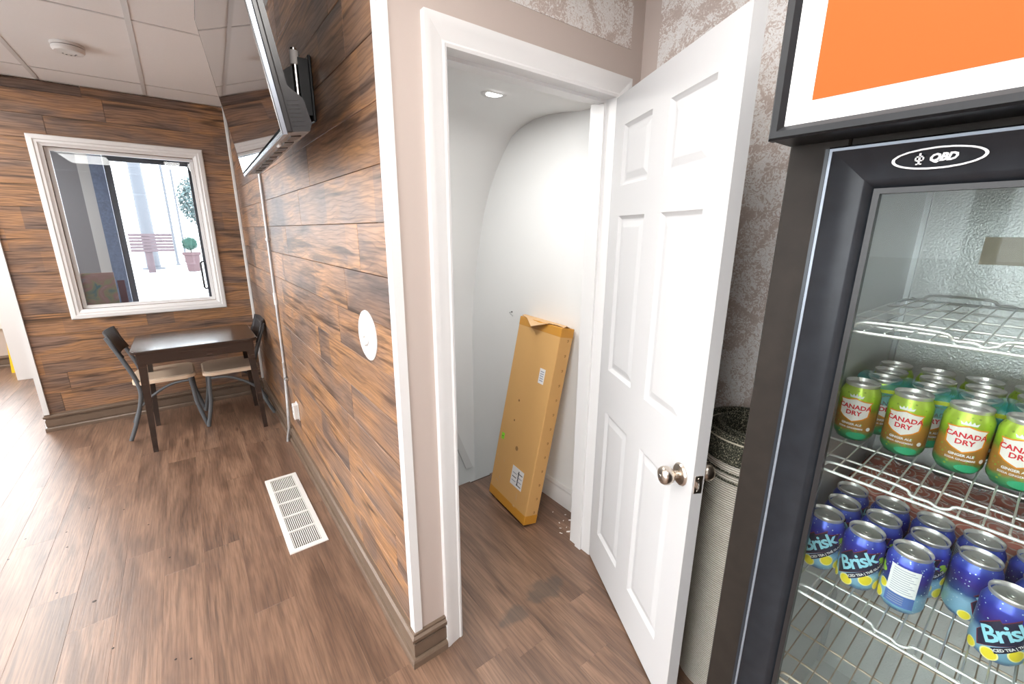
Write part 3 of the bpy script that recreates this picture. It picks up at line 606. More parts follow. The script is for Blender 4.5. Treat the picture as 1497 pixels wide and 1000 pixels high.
# ---- dark dining table
TOPW = wood('dark_walnut_veneer', [(0.3, (0.016, 0.009, 0.007)), (0.6, (0.034, 0.018, 0.013)), (0.8, (0.022, 0.012, 0.009))], grain=0.4, rough=0.16, lx=3, lz=14, coat=0.6, bump=0.03)
def rounded(x0, x1, y0, y1, r, n=6):
    pts = []
    for cx, cy, a0 in ((x1-r, y1-r, 0), (x0+r, y1-r, 90), (x0+r, y0+r, 180), (x1-r, y0+r, 270)):
        for k in range(n+1): a = math.radians(a0+90*k/n); pts.append((cx+r*math.cos(a), cy+r*math.sin(a)))
    return pts
tb = thing('dining_table', 'small dark brown wooden table with glossy top below the window', 'table', (-0.475, 2.81, 0))
mb = MB(); mb.prism(rounded(-0.372, 0.372, -0.305, 0.305, 0.05), lambda a, b: (a, b, 0.722), lambda a, b: (a, b, 0.745)); o = mb.build('table_top', TOPW, tb); bv = o.modifiers.new('b', 'BEVEL'); bv.width = 0.004; bv.segments = 2; bv.limit_method = 'ANGLE'
for a, b in (((-0.335, -0.285, 0.645), (0.335, -0.265, 0.722)), ((-0.335, 0.265, 0.645), (0.335, 0.285, 0.722)), ((-0.345, -0.265, 0.645), (-0.325, 0.265, 0.722)), ((0.325, -0.265, 0.645), (0.345, 0.265, 0.722))): MB().box(a, b, 0.002).build('apron', TOPW, tb)
for sx in (-1, 1):
    for sy in (-1, 1):
        t_, b_ = 0.024, 0.014; tx_, ty_, bx_, by_ = sx*0.315, sy*0.255, sx*0.345, sy*0.265
        MB().add([(bx_-b_, by_-b_, 0), (bx_+b_, by_-b_, 0), (bx_+b_, by_+b_, 0), (bx_-b_, by_+b_, 0), (tx_-t_, ty_-t_, 0.7215), (tx_+t_, ty_-t_, 0.7215), (tx_+t_, ty_+t_, 0.7215), (tx_-t_, ty_+t_, 0.7215)], [(3, 2, 1, 0), (4, 5, 6, 7), (0, 1, 5, 4), (1, 2, 6, 5), (2, 3, 7, 6), (3, 0, 4, 7)]).build('leg', TOPW, tb)
# ---- chairs
TUBE = pm('grey_powder_coated_tube', (0.095, 0.105, 0.115), 0.4); SEATT = pm('beige_seat_top', (0.50, 0.385, 0.285), 0.5, noise=0.05, nscale=8); PLY = pm('pale_seat_edge', (0.72, 0.56, 0.42), 0.5); BACKM = pm('charcoal_backrest', (0.022, 0.023, 0.026), 0.45)
def spline(pts, n=7):
    P = [Vector(p) for p in pts]; out = []
    for i in range(len(P)-1):
        a, b, c, d = P[max(i-1, 0)], P[i], P[i+1], P[min(i+2, len(P)-1)]
        for k in range(n):
            t = k/n; out.append(0.5*((2*b)+(c-a)*t+(2*a-5*b+4*c-d)*t*t+(3*b-a-3*c+d)*t**3))
    return out+[P[-1]]
def chair(loc, rz, label):
    t = thing('dining_chair', label, 'chair', loc, (0, 0, rz), 'metal chairs at the dark table')
    for s in (-1, 1):
        y = s*0.185
        MB().tube(spline([(-0.235, y*1.05, 0.014), (-0.185, y*1.03, 0.14), (-0.13, y, 0.33), (-0.135, y, 0.46), (-0.185, y, 0.63), (-0.245, y*0.95, 0.80)]), 0.0145, 10).build('rear_leg', TUBE, t, smooth=True)
        MB().tube(spline([(0.175, y, 0.425), (0.185, y, 0.33), (0.195, y*1.02, 0.2), (0.235, y*1.05, 0.014)]), 0.0145, 10).build('front_leg', TUBE, t, smooth=True)
        MB().tube(spline([(-0.155, y, 0.245), (-0.06, y, 0.33), (0.06, y, 0.395), (0.18, y, 0.405)]), 0.010, 8).build('brace', TUBE, t, smooth=True)
    MB().tube([(0.178, -0.185, 0.405), (0.178, 0.185, 0.405)], 0.010, 8).build('cross_bar', TUBE, t, smooth=True); MB().tube([(-0.135, -0.185, 0.42), (-0.135, 0.185, 0.42)], 0.010, 8).build('cross_bar', TUBE, t, smooth=True)
    pts = rounded(-0.165, 0.215, -0.20, 0.20, 0.07)
    mb = MB(); mb.prism(pts, lambda a, b: (a, b, 0.424), lambda a, b: (a, b, 0.448)); seat = mb.build('seat', PLY, t)
    mb = MB(); mb.prism(rounded(-0.160, 0.208, -0.193, 0.193, 0.066), lambda a, b: (a, b, 0.447), lambda a, b: (a*0.98, b*0.98, 0.456)); mb.build('seat_pad', SEATT, seat)
    # curved backrest
    vs = []; n = 10
    for i in range(n+1):
        y = -0.20+0.40*i/n; bow = -0.035*(1-(y/0.20)**2)
        for zz, xx in ((0.645, -0.190), (0.72, -0.222), (0.815, -0.252)):
            vs += [(xx+bow+0.012, y, zz)]
    fs = [(i*3+k, (i+1)*3+k, (i+1)*3+k+1, i*3+k+1) for i in range(n) for k in range(2)]
    o = MB().add(vs, fs).build('backrest', BACKM, t, smooth=True); o.modifiers.new('t', 'SOLIDIFY').thickness = 0.012
    return t
chair((-0.735, 3.02, 0), 0, 'grey tubular metal chair with dark back at the left end of the table')
chair((-0.262, 2.97, 0), math.pi, 'grey tubular metal chair with dark back between table and partition')

# ---- small fixtures
sd = thing('smoke_detector', 'round white smoke detector on the tiled ceiling', 'smoke detector', (-0.81, 2.50, CH))
MB().lathe([(0.001, 0.003), (0.072, 0.003), (0.073, -0.008), (0.069, -0.012), (0.066, -0.012)], 36, cap=False).build('mounting_base', WPLAST, sd, smooth=True)
MB().lathe([(0.066, -0.011), (0.066, -0.016)], 36).build('vent_ring', pm('vent_shadow_grey', (0.12, 0.11, 0.10), 0.7), sd)
MB().lathe([(0.069, -0.016), (0.070, -0.030), (0.062, -0.040), (0.045, -0.044), (0.001, -0.045)], 36).build('cover', WPLAST, sd, smooth=True)
for k in range(5): MB().lathe([(0.001, -0.046), (0.004, -0.046), (0.004, -0.044), (0.001, -0.044)], 8, (0.028*math.cos(k*0.7), 0.028*math.sin(k*0.7), 0)).build('sounder_slot', BLACK, sd)
rp = thing('wall_cover_plate', 'round white blank cover plate on the wood partition', 'cover plate', (-0.0003, 0.262, 1.187))
MB().lathe([(0.001, 0.0), (0.088, 0.0), (0.088, -0.003), (0.080, -0.007), (0.060, -0.009), (0.001, -0.009)], 40, axis='x').build('plate', WPLAST, rp, smooth=True)
MB().lathe([(0.001, -0.008), (0.042, -0.008), (0.040, -0.013), (0.030, -0.015), (0.001, -0.015)], 32, (0, 0.006, 0.004), 'x').build('centre_boss', WPLAST, rp, smooth=True)
for dz, dy in ((0.012, 0.0), (-0.016, -0.008)): MB().tube([(-0.016, 0.012+dy, dz), (-0.017, -0.012+dy, dz-0.012)], 0.005, 8).build('screw_tab', WPLAST, rp, smooth=True)
ou = thing('wall_outlet', 'white outlet with plug-in adapter low on the partition', 'outlet', (-0.0003, 1.797, 0.365))
MB().box((-0.006, -0.036, -0.06), (0, 0.036, 0.06), 0.003).build('wall_plate', WPLAST, ou); MB().box((-0.032, -0.028, -0.05), (-0.006, 0.028, 0.052), 0.004).build('adapter', WPLAST, ou)
for z in (-0.032, 0.0, 0.032):
    for y in (-0.008, 0.008): MB().box((-0.0324, y-0.002, z-0.007), (-0.0315, y+0.002, z+0.007)).build('socket_slot', BLACK, ou)
cdt = thing('conduit', 'thin grey metal conduit running down the partition to the floor', 'conduit', (-0.010, 2.06, 0))
MB().tube([(0, -0.02, CH-0.002), (0, 0.0, 1.2), (0, 0.01, 0.62)], 0.0085, 12).build('pipe', GALV, cdt, smooth=True)
MB().tube(spline([(0, 0.01, 0.62), (-0.004, 0.02, 0.45), (-0.014, 0.0, 0.28), (-0.018, 0.03, 0.14), (-0.026, 0.09, 0.03), (-0.028, 0.10, 0.0)]), 0.0105, 12).build('flexible_end', GALV, cdt, smooth=True)
MB().tube([(0, 0.003, 1.13), (0, 0.004, 1.05)], 0.0125, 14).build('coupling', WPLAST, cdt, smooth=True); MB().tube([(0, 0.01, 0.64), (0, 0.01, 0.60)], 0.0125, 14).build('coupling', STEEL, cdt, smooth=True)
for z in (1.48, 0.52): MB().box((-0.0105, -0.035, z-0.010), (0.0095, 0.03, z+0.010), 0.003).build('strap', STEEL, cdt)
# floor register
rg = thing('floor_register', 'white metal floor vent beside the partition', 'floor vent', (-0.175, 1.258, 0))
RX, RY = 0.090, 0.393
for sg in sweep([(-RX, -RY), (RX, -RY), (RX, RY), (-RX, RY)], [(0, 0.0005), (0.002, 0.006), (0.026, 0.007), (0.027, 0.0005)], lambda a, b, d: (a, b, d), closed=True): sg.build('frame', WPLAST, rg)
MB().box((-RX+0.02, -RY+0.02, 0.0004), (RX-0.02, RY-0.02, 0.0012)).build('duct_opening', pm('register_duct', (0.05, 0.042, 0.025), 0.9), rg)
for k in range(4):
    y = -RY+0.026+(2*RY-0.052)*(k+1)/5; MB().box((-RX+0.024, y-0.006, 0.001), (RX-0.024, y+0.006, 0.007)).build('divider', WPLAST, rg)
for k in range(5):
    ya = -RY+0.028+(2*RY-0.052)*k/5+0.006; yb = -RY+0.024+(2*RY-0.052)*(k+1)/5-0.006; m_ = MB(); n = 14
    for q in range(n):
        x = -RX+0.031+(2*RX-0.062)*q/(n-1); m_.add([(x-0.0018, ya, 0.0012), (x-0.0018, yb, 0.0012), (x+0.0008, yb, 0.006), (x+0.0008, ya, 0.006), (x-0.0006, ya, 0.0012), (x-0.0006, yb, 0.0012), (x+0.0020, yb, 0.006), (x+0.0020, ya, 0.006)], [(0, 1, 2, 3), (7, 6, 5, 4), (0, 3, 7, 4), (1, 5, 6, 2), (2, 6, 7, 3), (0, 4, 5, 1)])
    m_.build('louvre_section', WPLAST, rg)
# little dents in the floor
DENT = pm('dark_dent', (0.03, 0.022, 0.018), 0.6)
for k, (x, y) in enumerate([(-1.102, 1.948), (-1.165, 1.745), (-1.321, 1.798), (-1.348, 1.642), (-1.122, 1.227), (-0.986, 1.071), (-1.141, 1.59), (-0.944, 1.814), (-0.827, 1.566), (-0.733, 1.198), (-0.71, 0.544), (-0.665, 0.513), (-0.899, 0.74)]):
    r_ = 0.0045 if k != 5 else 0.0075
    MB().lathe([(0.0005, 0.0), (r_, 0.0), (r_*0.8, 0.0005), (0.0005, 0.0005)], 10).build('floor_dent', DENT, floor, (x, y, 0.0001))

# ---- rolled rug standing behind the cooler
def rugmat():
    m, N, L, b = nt('rug_weave'); tc = N.new('ShaderNodeTexCoord'); sp = N.new('ShaderNodeSeparateXYZ'); L.new(tc.outputs['Object'], sp.inputs[0])
    w = N.new('ShaderNodeTexWave'); w.wave_type = 'BANDS'; w.bands_direction = 'Z'; w.inputs['Scale'].default_value = 42; w.inputs['Distortion'].default_value = 1.2; w.inputs['Detail Scale'].default_value = 6; L.new(tc.outputs['Object'], w.inputs['Vector'])
    r = ramp(N, [(0.0, (0.30, 0.27, 0.22)), (0.5, (0.56, 0.53, 0.46)), (1.0, (0.66, 0.63, 0.56))]); L.new(w.outputs['Fac'], r.inputs[0])
    L.new(r.outputs[0], b.inputs['Base Color']); b.inputs['Roughness'].default_value = 0.95
    bp = N.new('ShaderNodeBump'); bp.inputs['Strength'].default_value = 0.7; bp.inputs['Distance'].default_value = 0.004; L.new(w.outputs['Fac'], bp.inputs['Height']); L.new(bp.outputs['Normal'], b.inputs['Normal']); return m
RUG = rugmat()
def speck():
    m, N, L, b = nt('rug_speckled_border'); tc = N.new('ShaderNodeTexCoord'); n = N.new('ShaderNodeTexNoise'); n.inputs['Scale'].default_value = 240; n.inputs['Detail'].default_value = 2; L.new(tc.outputs['Object'], n.inputs['Vector'])
    r = ramp(N, [(0.46, (0.022, 0.024, 0.016)), (0.56, (0.085, 0.085, 0.06)), (0.66, (0.36, 0.33, 0.24))]); L.new(n.outputs['Fac'], r.inputs[0]); L.new(r.outputs[0], b.inputs['Base Color']); b.inputs['Roughness'].default_value = 1
    bp = N.new('ShaderNodeBump'); bp.inputs['Strength'].default_value = 1; bp.inputs['Distance'].default_value = 0.006; L.new(n.outputs['Fac'], bp.inputs['Height']); L.new(bp.outputs['Normal'], b.inputs['Normal']); return m
SPK = speck()
rug = thing('rolled_rug', 'rolled cream ribbed rug with dark speckled border standing behind the door', 'rug', (0.890, -0.665, 0))
def roll(z0fn, z1fn, turns, r0_, r1_, th):
    n = int(turns*40); vs = []; fs = []
    for i in range(n+1):
        a = math.radians(200)-2*math.pi*turns*i/n; R_ = r0_+(r1_-r0_)*i/n
        for rr in (R_, R_-th):
            x, y = rr*math.cos(a), rr*math.sin(a); vs += [(x, y, z0fn(a)), (x, y, z1fn(a))]
    for i in range(n):
        o = i*4; q = o+4; fs += [(o, q, q+1, o+1), (o+2, o+3, q+3, q+2), (o+1, q+1, q+3, o+3), (o, o+2, q+2, q)]
    fs += [(0, 1, 3, 2), (n*4, n*4+2, n*4+3, n*4+1)]
    return MB().add(vs, fs)
roll(lambda a: 0.001, lambda a: 0.866, 2.0, 0.152, 0.075, 0.009).build('rug_body', RUG, rug, smooth=True)
roll(lambda a: 0.8655, lambda a: 0.958, 2.0, 0.153, 0.076, 0.011).build('rug_border', SPK, rug, smooth=True)
roll(lambda a: 0.936, lambda a: 0.941, 1.0, 0.1537, 0.1157, 0.0119).build('border_line', pm('rug_pale_line', (0.5, 0.46, 0.36), 1), rug, smooth=True)
for z in (0.838, 0.810): roll(lambda a: z-0.004, lambda a: z+0.004, 1.0, 0.1528, 0.1148, 0.0105).build('dark_stripe', SPK, rug, smooth=True)

# ================================================================== DRINKS COOLER
FX, FY0, FY1 = 0.38, -0.843, -1.56          # front plane, left side, right side
IY0, IY1, IXB, IZ0, IZ1 = -0.931, -1.472, 0.965, 0.22, 1.665
HX, HZ0, HZ1 = 0.29, 1.681, 2.03
OX, OY = 0.70, -1.20
def interior_mat():
    m, N, L, b = nt('embossed_aluminium'); tc = N.new('ShaderNodeTexCoord')
    n = N.new('ShaderNodeTexNoise'); n.inputs['Scale'].default_value = 230; n.inputs['Detail'].default_value = 2; L.new(tc.outputs['Object'], n.inputs['Vector'])
    b.inputs['Base Color'].default_value = (0.55, 0.555, 0.55, 1); b.inputs['Metallic'].default_value = 0.55; b.inputs['Roughness'].default_value = 0.36
    bp = N.new('ShaderNodeBump'); bp.inputs['Strength'].default_value = 0.5; bp.inputs['Distance'].default_value = 0.002
    L.new(n.outputs['Fac'], bp.inputs['Height']); L.new(bp.outputs['Normal'], b.inputs['Normal']); return m
ALU = interior_mat(); ALUP = pm('plain_aluminium_liner', (0.56, 0.57, 0.57), 0.4, 0.35)
co = thing('drinks_cooler', 'tall black glass-door drinks cooler with orange sign on top', 'cooler', (OX, OY, 0))
def cb(nm, a, b, mat, ch=0.0, par=None, smooth=False):
    return MB().box((a[0]-OX, a[1]-OY, a[2]), (b[0]-OX, b[1]-OY, b[2]), ch).build(nm, mat, par or co, smooth=smooth)
XB = 1.03
cb('side_wall', (FX, FY0, 0.02), (XB, IY0+0.002, HZ1), BROWNM, 0.003); cb('side_wall', (FX, IY1-0.002, 0.02), (XB, FY1, HZ1), BROWNM, 0.003)
cb('back_wall', (IXB+0.002, IY0+0.001, 0.02), (XB, IY1-0.001, HZ1), BROWNM); cb('base', (FX+0.004, IY0+0.001, 0.02), (IXB+0.001, IY1-0.001, IZ0-0.002), BROWNM); cb('top_wall', (FX+0.004, IY0+0.001, IZ1+0.003), (IXB+0.001, IY1-0.001, HZ1), BROWNM)
cb('liner_side', (FX+0.012, IY0-0.001, IZ0), (IXB, IY0+0.0015, IZ1), ALUP); cb('liner_side', (FX+0.012, IY1-0.0015, IZ0), (IXB, IY1+0.001, IZ1), ALUP)
cb('liner_back', (IXB-0.001, IY0, IZ0), (IXB+0.0015, IY1, IZ1), ALU); cb('liner_floor', (FX+0.012, IY0, IZ0-0.0015), (IXB, IY1, IZ0+0.001), ALUP); cb('liner_top', (FX+0.012, IY0, IZ1-0.001), (IXB, IY1, IZ1+0.0025), ALUP)
for y in (IY0-0.006, IY1+0.006): cb('shelf_standard', (IXB-0.014, y-0.005, IZ0), (IXB-0.001, y+0.005, IZ1-0.02), STEEL)
cb('price_card', (IXB-0.0035, -1.045, 1.475), (IXB-0.0015, -1.135, 1.535), pm('faded_card', (0.58, 0.50, 0.38), 0.6))
cb('shelf_tag', (IXB-0.0035, -1.16, 1.29), (IXB-0.0015, -1.23, 1.325), pm('pale_tag', (0.6, 0.58, 0.52), 0.6))
for k in range(4):
    x = FX+0.07 if k % 2 else XB-0.07; y = FY0-0.06 if k < 2 else FY1+0.06
    MB().lathe([(0.001, 0), (0.022, 0), (0.022, 0.006), (0.012, 0.012), (0.012, 0.022), (0.001, 0.022)], 14, (x-OX, y-OY, 0)).build('foot', BLACK, co)
# sign box on top
sgn = cb('sign_box', (HX+0.012, FY0+0.0005, HZ0+0.002), (FX+0.0005, FY1-0.0005, HZ1), BLACKM)
SW = emit('lit_sign_white', (0.80, 0.79, 0.785), 0.20); SO = emit('lit_sign_orange', (0.60, 0.074, 0.013), 0.30); SO.node_tree.nodes['Principled BSDF'].inputs['Specular IOR Level'].default_value = 0.12
cb('sign_white_panel', (HX+0.008, FY0-0.014, HZ0+0.016), (HX+0.0125, FY1+0.014, HZ1-0.016), SW, 0, sgn).location = (0, 0, 0)
cb('sign_orange_panel', (HX+0.0073, FY0-0.052, HZ0+0.049), (HX+0.0085, FY1+0.052, HZ1-0.049), SO, 0, sgn)
for sg in sweep([(FY1, HZ0), (FY0, HZ0), (FY0, HZ1), (FY1, HZ1)], [(0.0, 0.02), (0.0, 0.004), (0.003, 0.0), (0.012, 0.0), (0.021, 0.010), (0.021, 0.02)], lambda a, b, d: (HX+d-OX, a-OY, b), closed=True): sg.build('sign_frame', BLACKM, sgn)
# glass door
DY0, DY1, DZA, DZB, DXF = -0.905, -1.508, 0.12, 1.672, 0.362
gd = link('glass_door', None, co); FRM = pm('door_frame_black', (0.018, 0.021, 0.026), 0.25, noise=0.35, nscale=30, spec=0.28)
dp_ = [(0.0, 0.030), (0.0, 0.008), (0.002, 0.003), (0.005, 0.001), (0.009, 0.003), (0.013, 0.006), (0.052, 0.008), (0.058, 0.013), (0.066, 0.020), (0.068, 0.030)]
for sg in sweep([(DY1, DZA), (DY0, DZA), (DY0, DZB), (DY1, DZB)], dp_, lambda a, b, d: (DXF+d-OX, a-OY, b), closed=True): sg.build('door_frame', FRM, gd, smooth=True)
for sg in sweep([(DY1, DZA), (DY0, DZA), (DY0, DZB), (DY1, DZB)], [(0.0035, -0.0003), (0.0075, -0.0003), (0.0075, 0.003), (0.0035, 0.003)], lambda a, b, d: (DXF+d-OX, a-OY, b), closed=True): sg.build('edge_strip', pm('dull_edge_strip', (0.22, 0.25, 0.29), 0.4, 0.5), gd)
for sg in sweep([(DY1, DZA), (DY0, DZA), (DY0, DZB), (DY1, DZB)], [(0.0655, 0.016), (0.0735, 0.016), (0.0735, 0.030), (0.0655, 0.030)], lambda a, b, d: (DXF+d-OX, a-OY, b), closed=True): sg.build('glass_seal', BLACK, gd)
cb('glass', (DXF+0.022, DY0-0.066, DZA+0.066), (DXF+0.026, DY1+0.066, DZB-0.066), FGLASS, 0, gd)
cb('gasket', (FX-0.001, DY0+0.008, DZA), (FX+0.003, DY0-0.002, DZB), pm('blue_black_gasket', (0.012, 0.018, 0.026), 0.3), 0, gd)
# oval badge with letters on the door's top rail
def text_mesh(body, size, shear=0.0, offset=0.0, spacing=1.0, align='CENTER'):
    c = bpy.data.curves.new('txt', 'FONT'); c.body = body; c.size = size; c.shear = shear; c.offset = offset; c.space_character = spacing
    c.align_x = align; c.align_y = 'CENTER'; c.resolution_u = 2; c.fill_mode = 'FRONT'
    o = bpy.data.objects.new('txt', c); COL.objects.link(o); bpy.context.view_layer.update()
    me = bpy.data.meshes.new_from_object(o.evaluated_get(bpy.context.evaluated_depsgraph_get()))
    bpy.data.objects.remove(o); bpy.data.curves.remove(c)
    vs = [tuple(v.co) for v in me.vertices]; fs = [tuple(p.vertices) for p in me.polygons]; bpy.data.meshes.remove(me); return vs, fs
BW_ = pm('badge_white', (0.85, 0.86, 0.88), 0.35)
bdg = link('badge', None, gd, (DXF+0.0060-OX, -1.036-OY, 1.6415))     # on the sloping rail; local plane: u along -y, v along z
def bmap(u, v, d=0.0): return (-d-0.0006, -u, v)
ring = MB(); n = 56
for i in range(n):
    a0, a1 = 2*math.pi*i/n, 2*math.pi*(i+1)/n
    p = [(0.0485*math.cos(a0), 0.0145*math.sin(a0)), (0.0485*math.cos(a1), 0.0145*math.sin(a1)), (0.045*math.cos(a1), 0.0122*math.sin(a1)), (0.045*math.cos(a0), 0.0122*math.sin(a0))]
    ring.quad(*[bmap(*q, 0.001) for q in p])
o = ring.build('badge_ring', BW_, bdg); o.modifiers.new('t', 'SOLIDIFY').thickness = 0.001
vs, fs = text_mesh('QBD', 0.0135, 0.25, 0.0007, 0.95)
o = MB().add([bmap(v[0]+0.0055, v[1], 0.001) for v in vs], fs).build('badge_letters', BW_, bdg, fixn=False)
lg = MB()
for a, b in (((-0.0195, -0.0075), (-0.0172, 0.0078)), ((-0.0232, 0.0022), (-0.0135, 0.0042)), ((-0.0232, -0.0030), (-0.0135, -0.0012)), ((-0.0232, -0.0030), (-0.0215, 0.0042)), ((-0.0152, -0.0030), (-0.0135, 0.0042)), ((-0.0215, -0.0075), (-0.0152, -0.0058))):
    lg.quad(*[bmap(u, v, 0.0012) for u, v in ((a[0], a[1]), (b[0], a[1]), (b[0], b[1]), (a[0], b[1]))])
lg.build('badge_emblem', BW_, bdg, fixn=False)
# wire shelves
WIRE = pm('white_coated_wire', (0.68, 0.68, 0.67), 0.28, 0.5); WIRE2 = pm('rusty_coated_wire', (0.52, 0.43, 0.34), 0.4, 0.3, noise=0.5, nscale=18)
SX0, SX1, SY0, SY1 = 0.402, 0.950, -0.938, -1.466
def shelf(z, mat):
    m_ = MB(); n = 20
    for k in range(n+1):
        y = SY0+(SY1-SY0)*k/n; m_.tube([(SX0-OX, y-OY, z-0.001), (SX1-OX, y-OY, z-0.001)], 0.0014, 6)
    s = m_.build('shelf', mat, co, smooth=True)
    m_ = MB()
    for x, r in ((SX0, 0.0028), (0.475, 0.0022), (0.56, 0.0022), (0.68, 0.0022), (0.80, 0.0022), (SX1, 0.0028)): m_.tube([(x-OX, SY0-OY+0.003, z-0.0045), (x-OX, SY1-OY-0.003, z-0.0045)], r, 8)
    m_.build('shelf_rail', mat, s, smooth=True)
    for x in (SX0+0.004, SX1-0.012):
        q = [(x, SY0-0.015, 0.004), (x, SY0-0.024, -0.001), (x, SY0-0.034, 0.0), (x, SY0-0.052, 0.011), (x, SY0-0.07, 0.013)]
        w_ = 0.135
        pts = []
        for c in range(3):
            y = SY0-0.024-c*(w_+0.03); pts += [(x, y+0.012, 0.003), (x, y, -0.001), (x, y-0.012, 0.003), (x, y-0.028, 0.012), (x, y-w_+0.018, 0.012), (x, y-w_+0.002, 0.003)]
        pts += [(x, SY1+0.02, 0.0)]
        MB().tube(spline([(a-OX, b-OY, z+c) for a, b, c in pts], 4), 0.0025, 8).build('shelf_lip', mat, s, smooth=True)
    return s
ZA, ZBk, ZC, ZD = 1.386, 1.127, 0.857, 0.632
shelf(ZA, WIRE); shelf(ZBk, WIRE); shelf(ZC, WIRE); shelf(ZD, WIRE2)
for z in (ZA, ZBk, ZC, ZD):
    for y in (IY0-0.004, IY1+0.004): cb('shelf_clip', (0.90, y-0.004, z-0.016), (0.963, y+0.004, z-0.0075), STEEL)

# ================================================================== CANS
R, HC = 0.033, 0.122
bodyp = [(0.001, 0.004), (0.020, 0.004), (0.0235, 0.0), (0.0255, 0.001), (0.0315, 0.011), (R, 0.016), (R, 0.098), (0.0318, 0.102), (0.0278, 0.111), (0.0272, 0.1135)]
lidp = [(0.0272, 0.1135), (0.0285, 0.1185), (0.0285, 0.1205), (0.0275, 0.1218), (0.0265, 0.1205), (0.0255, 0.1135), (0.0235, 0.1130), (0.0225, 0.1155), (0.001, 0.1155)]
def zmat(name, stops, rough=0.28, metal=0.35, spots=None):
    m, N, L, b = nt(name); tc = N.new('ShaderNodeTexCoord'); sp = N.new('ShaderNodeSeparateXYZ'); L.new(tc.outputs['Object'], sp.inputs[0])
    mr = N.new('ShaderNodeMapRange'); mr.inputs[2].default_value = HC; L.new(sp.outputs[2], mr.inputs[0])
    n = N.new('ShaderNodeTexNoise'); n.inputs['Scale'].default_value = 70; L.new(tc.outputs['Object'], n.inputs['Vector'])
    a = N.new('ShaderNodeMath'); a.operation = 'MULTIPLY_ADD'; a.inputs[1].default_value = 0.10; L.new(n.outputs['Fac'], a.inputs[0]); L.new(mr.outputs[0], a.inputs[2])
    s = N.new('ShaderNodeMath'); s.operation = 'SUBTRACT'; s.inputs[1].default_value = 0.05; L.new(a.outputs[0], s.inputs[0])
    r = ramp(N, stops); L.new(s.outputs[0], r.inputs[0]); col = r.outputs[0]
    if spots:
        v = N.new('ShaderNodeTexVoronoi'); v.inputs['Scale'].default_value = spots[0]; L.new(tc.outputs['Object'], v.inputs['Vector'])
        rr = ramp(N, [(spots[1], (1, 1, 1)), (spots[1]+0.06, (0, 0, 0))]); L.new(v.outputs['Distance'], rr.inputs[0])
        mx = N.new('ShaderNodeMix'); mx.data_type = 'RGBA'; mx.inputs[7].default_value = (*spots[2], 1); L.new(rr.outputs[0], mx.inputs[0]); L.new(col, mx.inputs[6]); col = mx.outputs[2]
    L.new(col, b.inputs['Base Color']); b.inputs['Roughness'].default_value = rough; b.inputs['Metallic'].default_value = metal; return m
GINGER = zmat('ginger_ale_can', [(0.0, (0.03, 0.26, 0.14)), (0.16, (0.10, 0.30, 0.10)), (0.22, (0.42, 0.20, 0.05)), (0.50, (0.46, 0.26, 0.06)), (0.58, (0.22, 0.32, 0.04)), (0.70, (0.34, 0.52, 0.03)), (0.90, (0.50, 0.66, 0.10))], spots=(95, 0.16, (0.30, 0.42, 0.06)))
BRISK = zmat('iced_tea_can', [(0.0, (0.05, 0.20, 0.50)), (0.10, (0.25, 0.52, 0.72)), (0.34, (0.30, 0.56, 0.76)), (0.44, (0.03, 0.09, 0.28)), (0.62, (0.05, 0.03, 0.26)), (0.80, (0.04, 0.05, 0.42)), (0.93, (0.10, 0.16, 0.62))], spots=(130, 0.12, (0.55, 0.78, 0.9)))
LIDM = pm('can_lid_aluminium', (0.80, 0.78, 0.77), 0.36, 0.8)
def wrap(vs, fs, lift, a0=0.0, z0=0.0, tilt=0.0, cut=0.004):
    """bend flat artwork (u right, v up) round the can; u=0 faces local -X"""
    bm = bmesh.new(); V = [bm.verts.new((x*math.cos(tilt)-y*math.sin(tilt), x*math.sin(tilt)+y*math.cos(tilt)+z0, 0)) for x, y, *_ in vs]
    for f in fs:
        try: bm.faces.new([V[i] for i in f])
        except ValueError: pass
    xs_ = [v.co.x for v in bm.verts]; x = math.floor(min(xs_)/cut)*cut
    while x < max(xs_):
        bmesh.ops.bisect_plane(bm, geom=bm.verts[:]+bm.edges[:]+bm.faces[:], plane_co=(x, 0, 0), plane_no=(1, 0, 0)); x += cut
    bm.verts.index_update(); out = []
    for v in bm.verts:
        an = math.pi+v.co.x/R+a0; rr = R+lift
        out.append((rr*math.cos(an), rr*math.sin(an), v.co.y))
    ff = [[w.index for w in f.verts] for f in bm.faces]; bm.free(); return MB().add(out, ff)
def poly(pts): return [(x, y) for x, y in pts], [tuple(range(len(pts)))]
def disc(cx, cy, rx, ry, n=18): return poly([(cx+rx*math.cos(2*math.pi*i/n), cy+ry*math.sin(2*math.pi*i/n)) for i in range(n)])
RED = pm('label_red', (0.62, 0.02, 0.03), 0.4); ORANGE = pm('label_orange', (0.75, 0.26, 0.02), 0.4); CREAM = pm('label_cream', (0.78, 0.74, 0.70), 0.4); PWHITE = pm('label_white', (0.8, 0.8, 0.8), 0.4)
LEAF = pm('label_leaf_green', (0.03, 0.34, 0.16), 0.4); LEMON = pm('label_lemon', (0.78, 0.66, 0.03), 0.4); LEMONP = pm('label_lemon_pale', (0.85, 0.80, 0.35), 0.4); ICE = pm('label_ice_blue', (0.30, 0.66, 0.78), 0.4); NAVY = pm('label_navy', (0.015, 0.018, 0.05), 0.4); LIME = pm('label_lime', (0.32, 0.58, 0.05), 0.4); MAROON = pm('label_maroon', (0.16, 0.02, 0.04), 0.4)
def shield(s): return poly([(x*s, y*s) for x, y in [(0.0, -0.0185), (0.012, -0.013), (0.0185, -0.008), (0.0195, 0.004), (0.0185, 0.011), (0.021, 0.0145), (0.010, 0.0155), (0.0, 0.0185), (-0.010, 0.0155), (-0.021, 0.0145), (-0.0185, 0.011), (-0.0195, 0.004), (-0.0185, -0.008), (-0.012, -0.013)]])
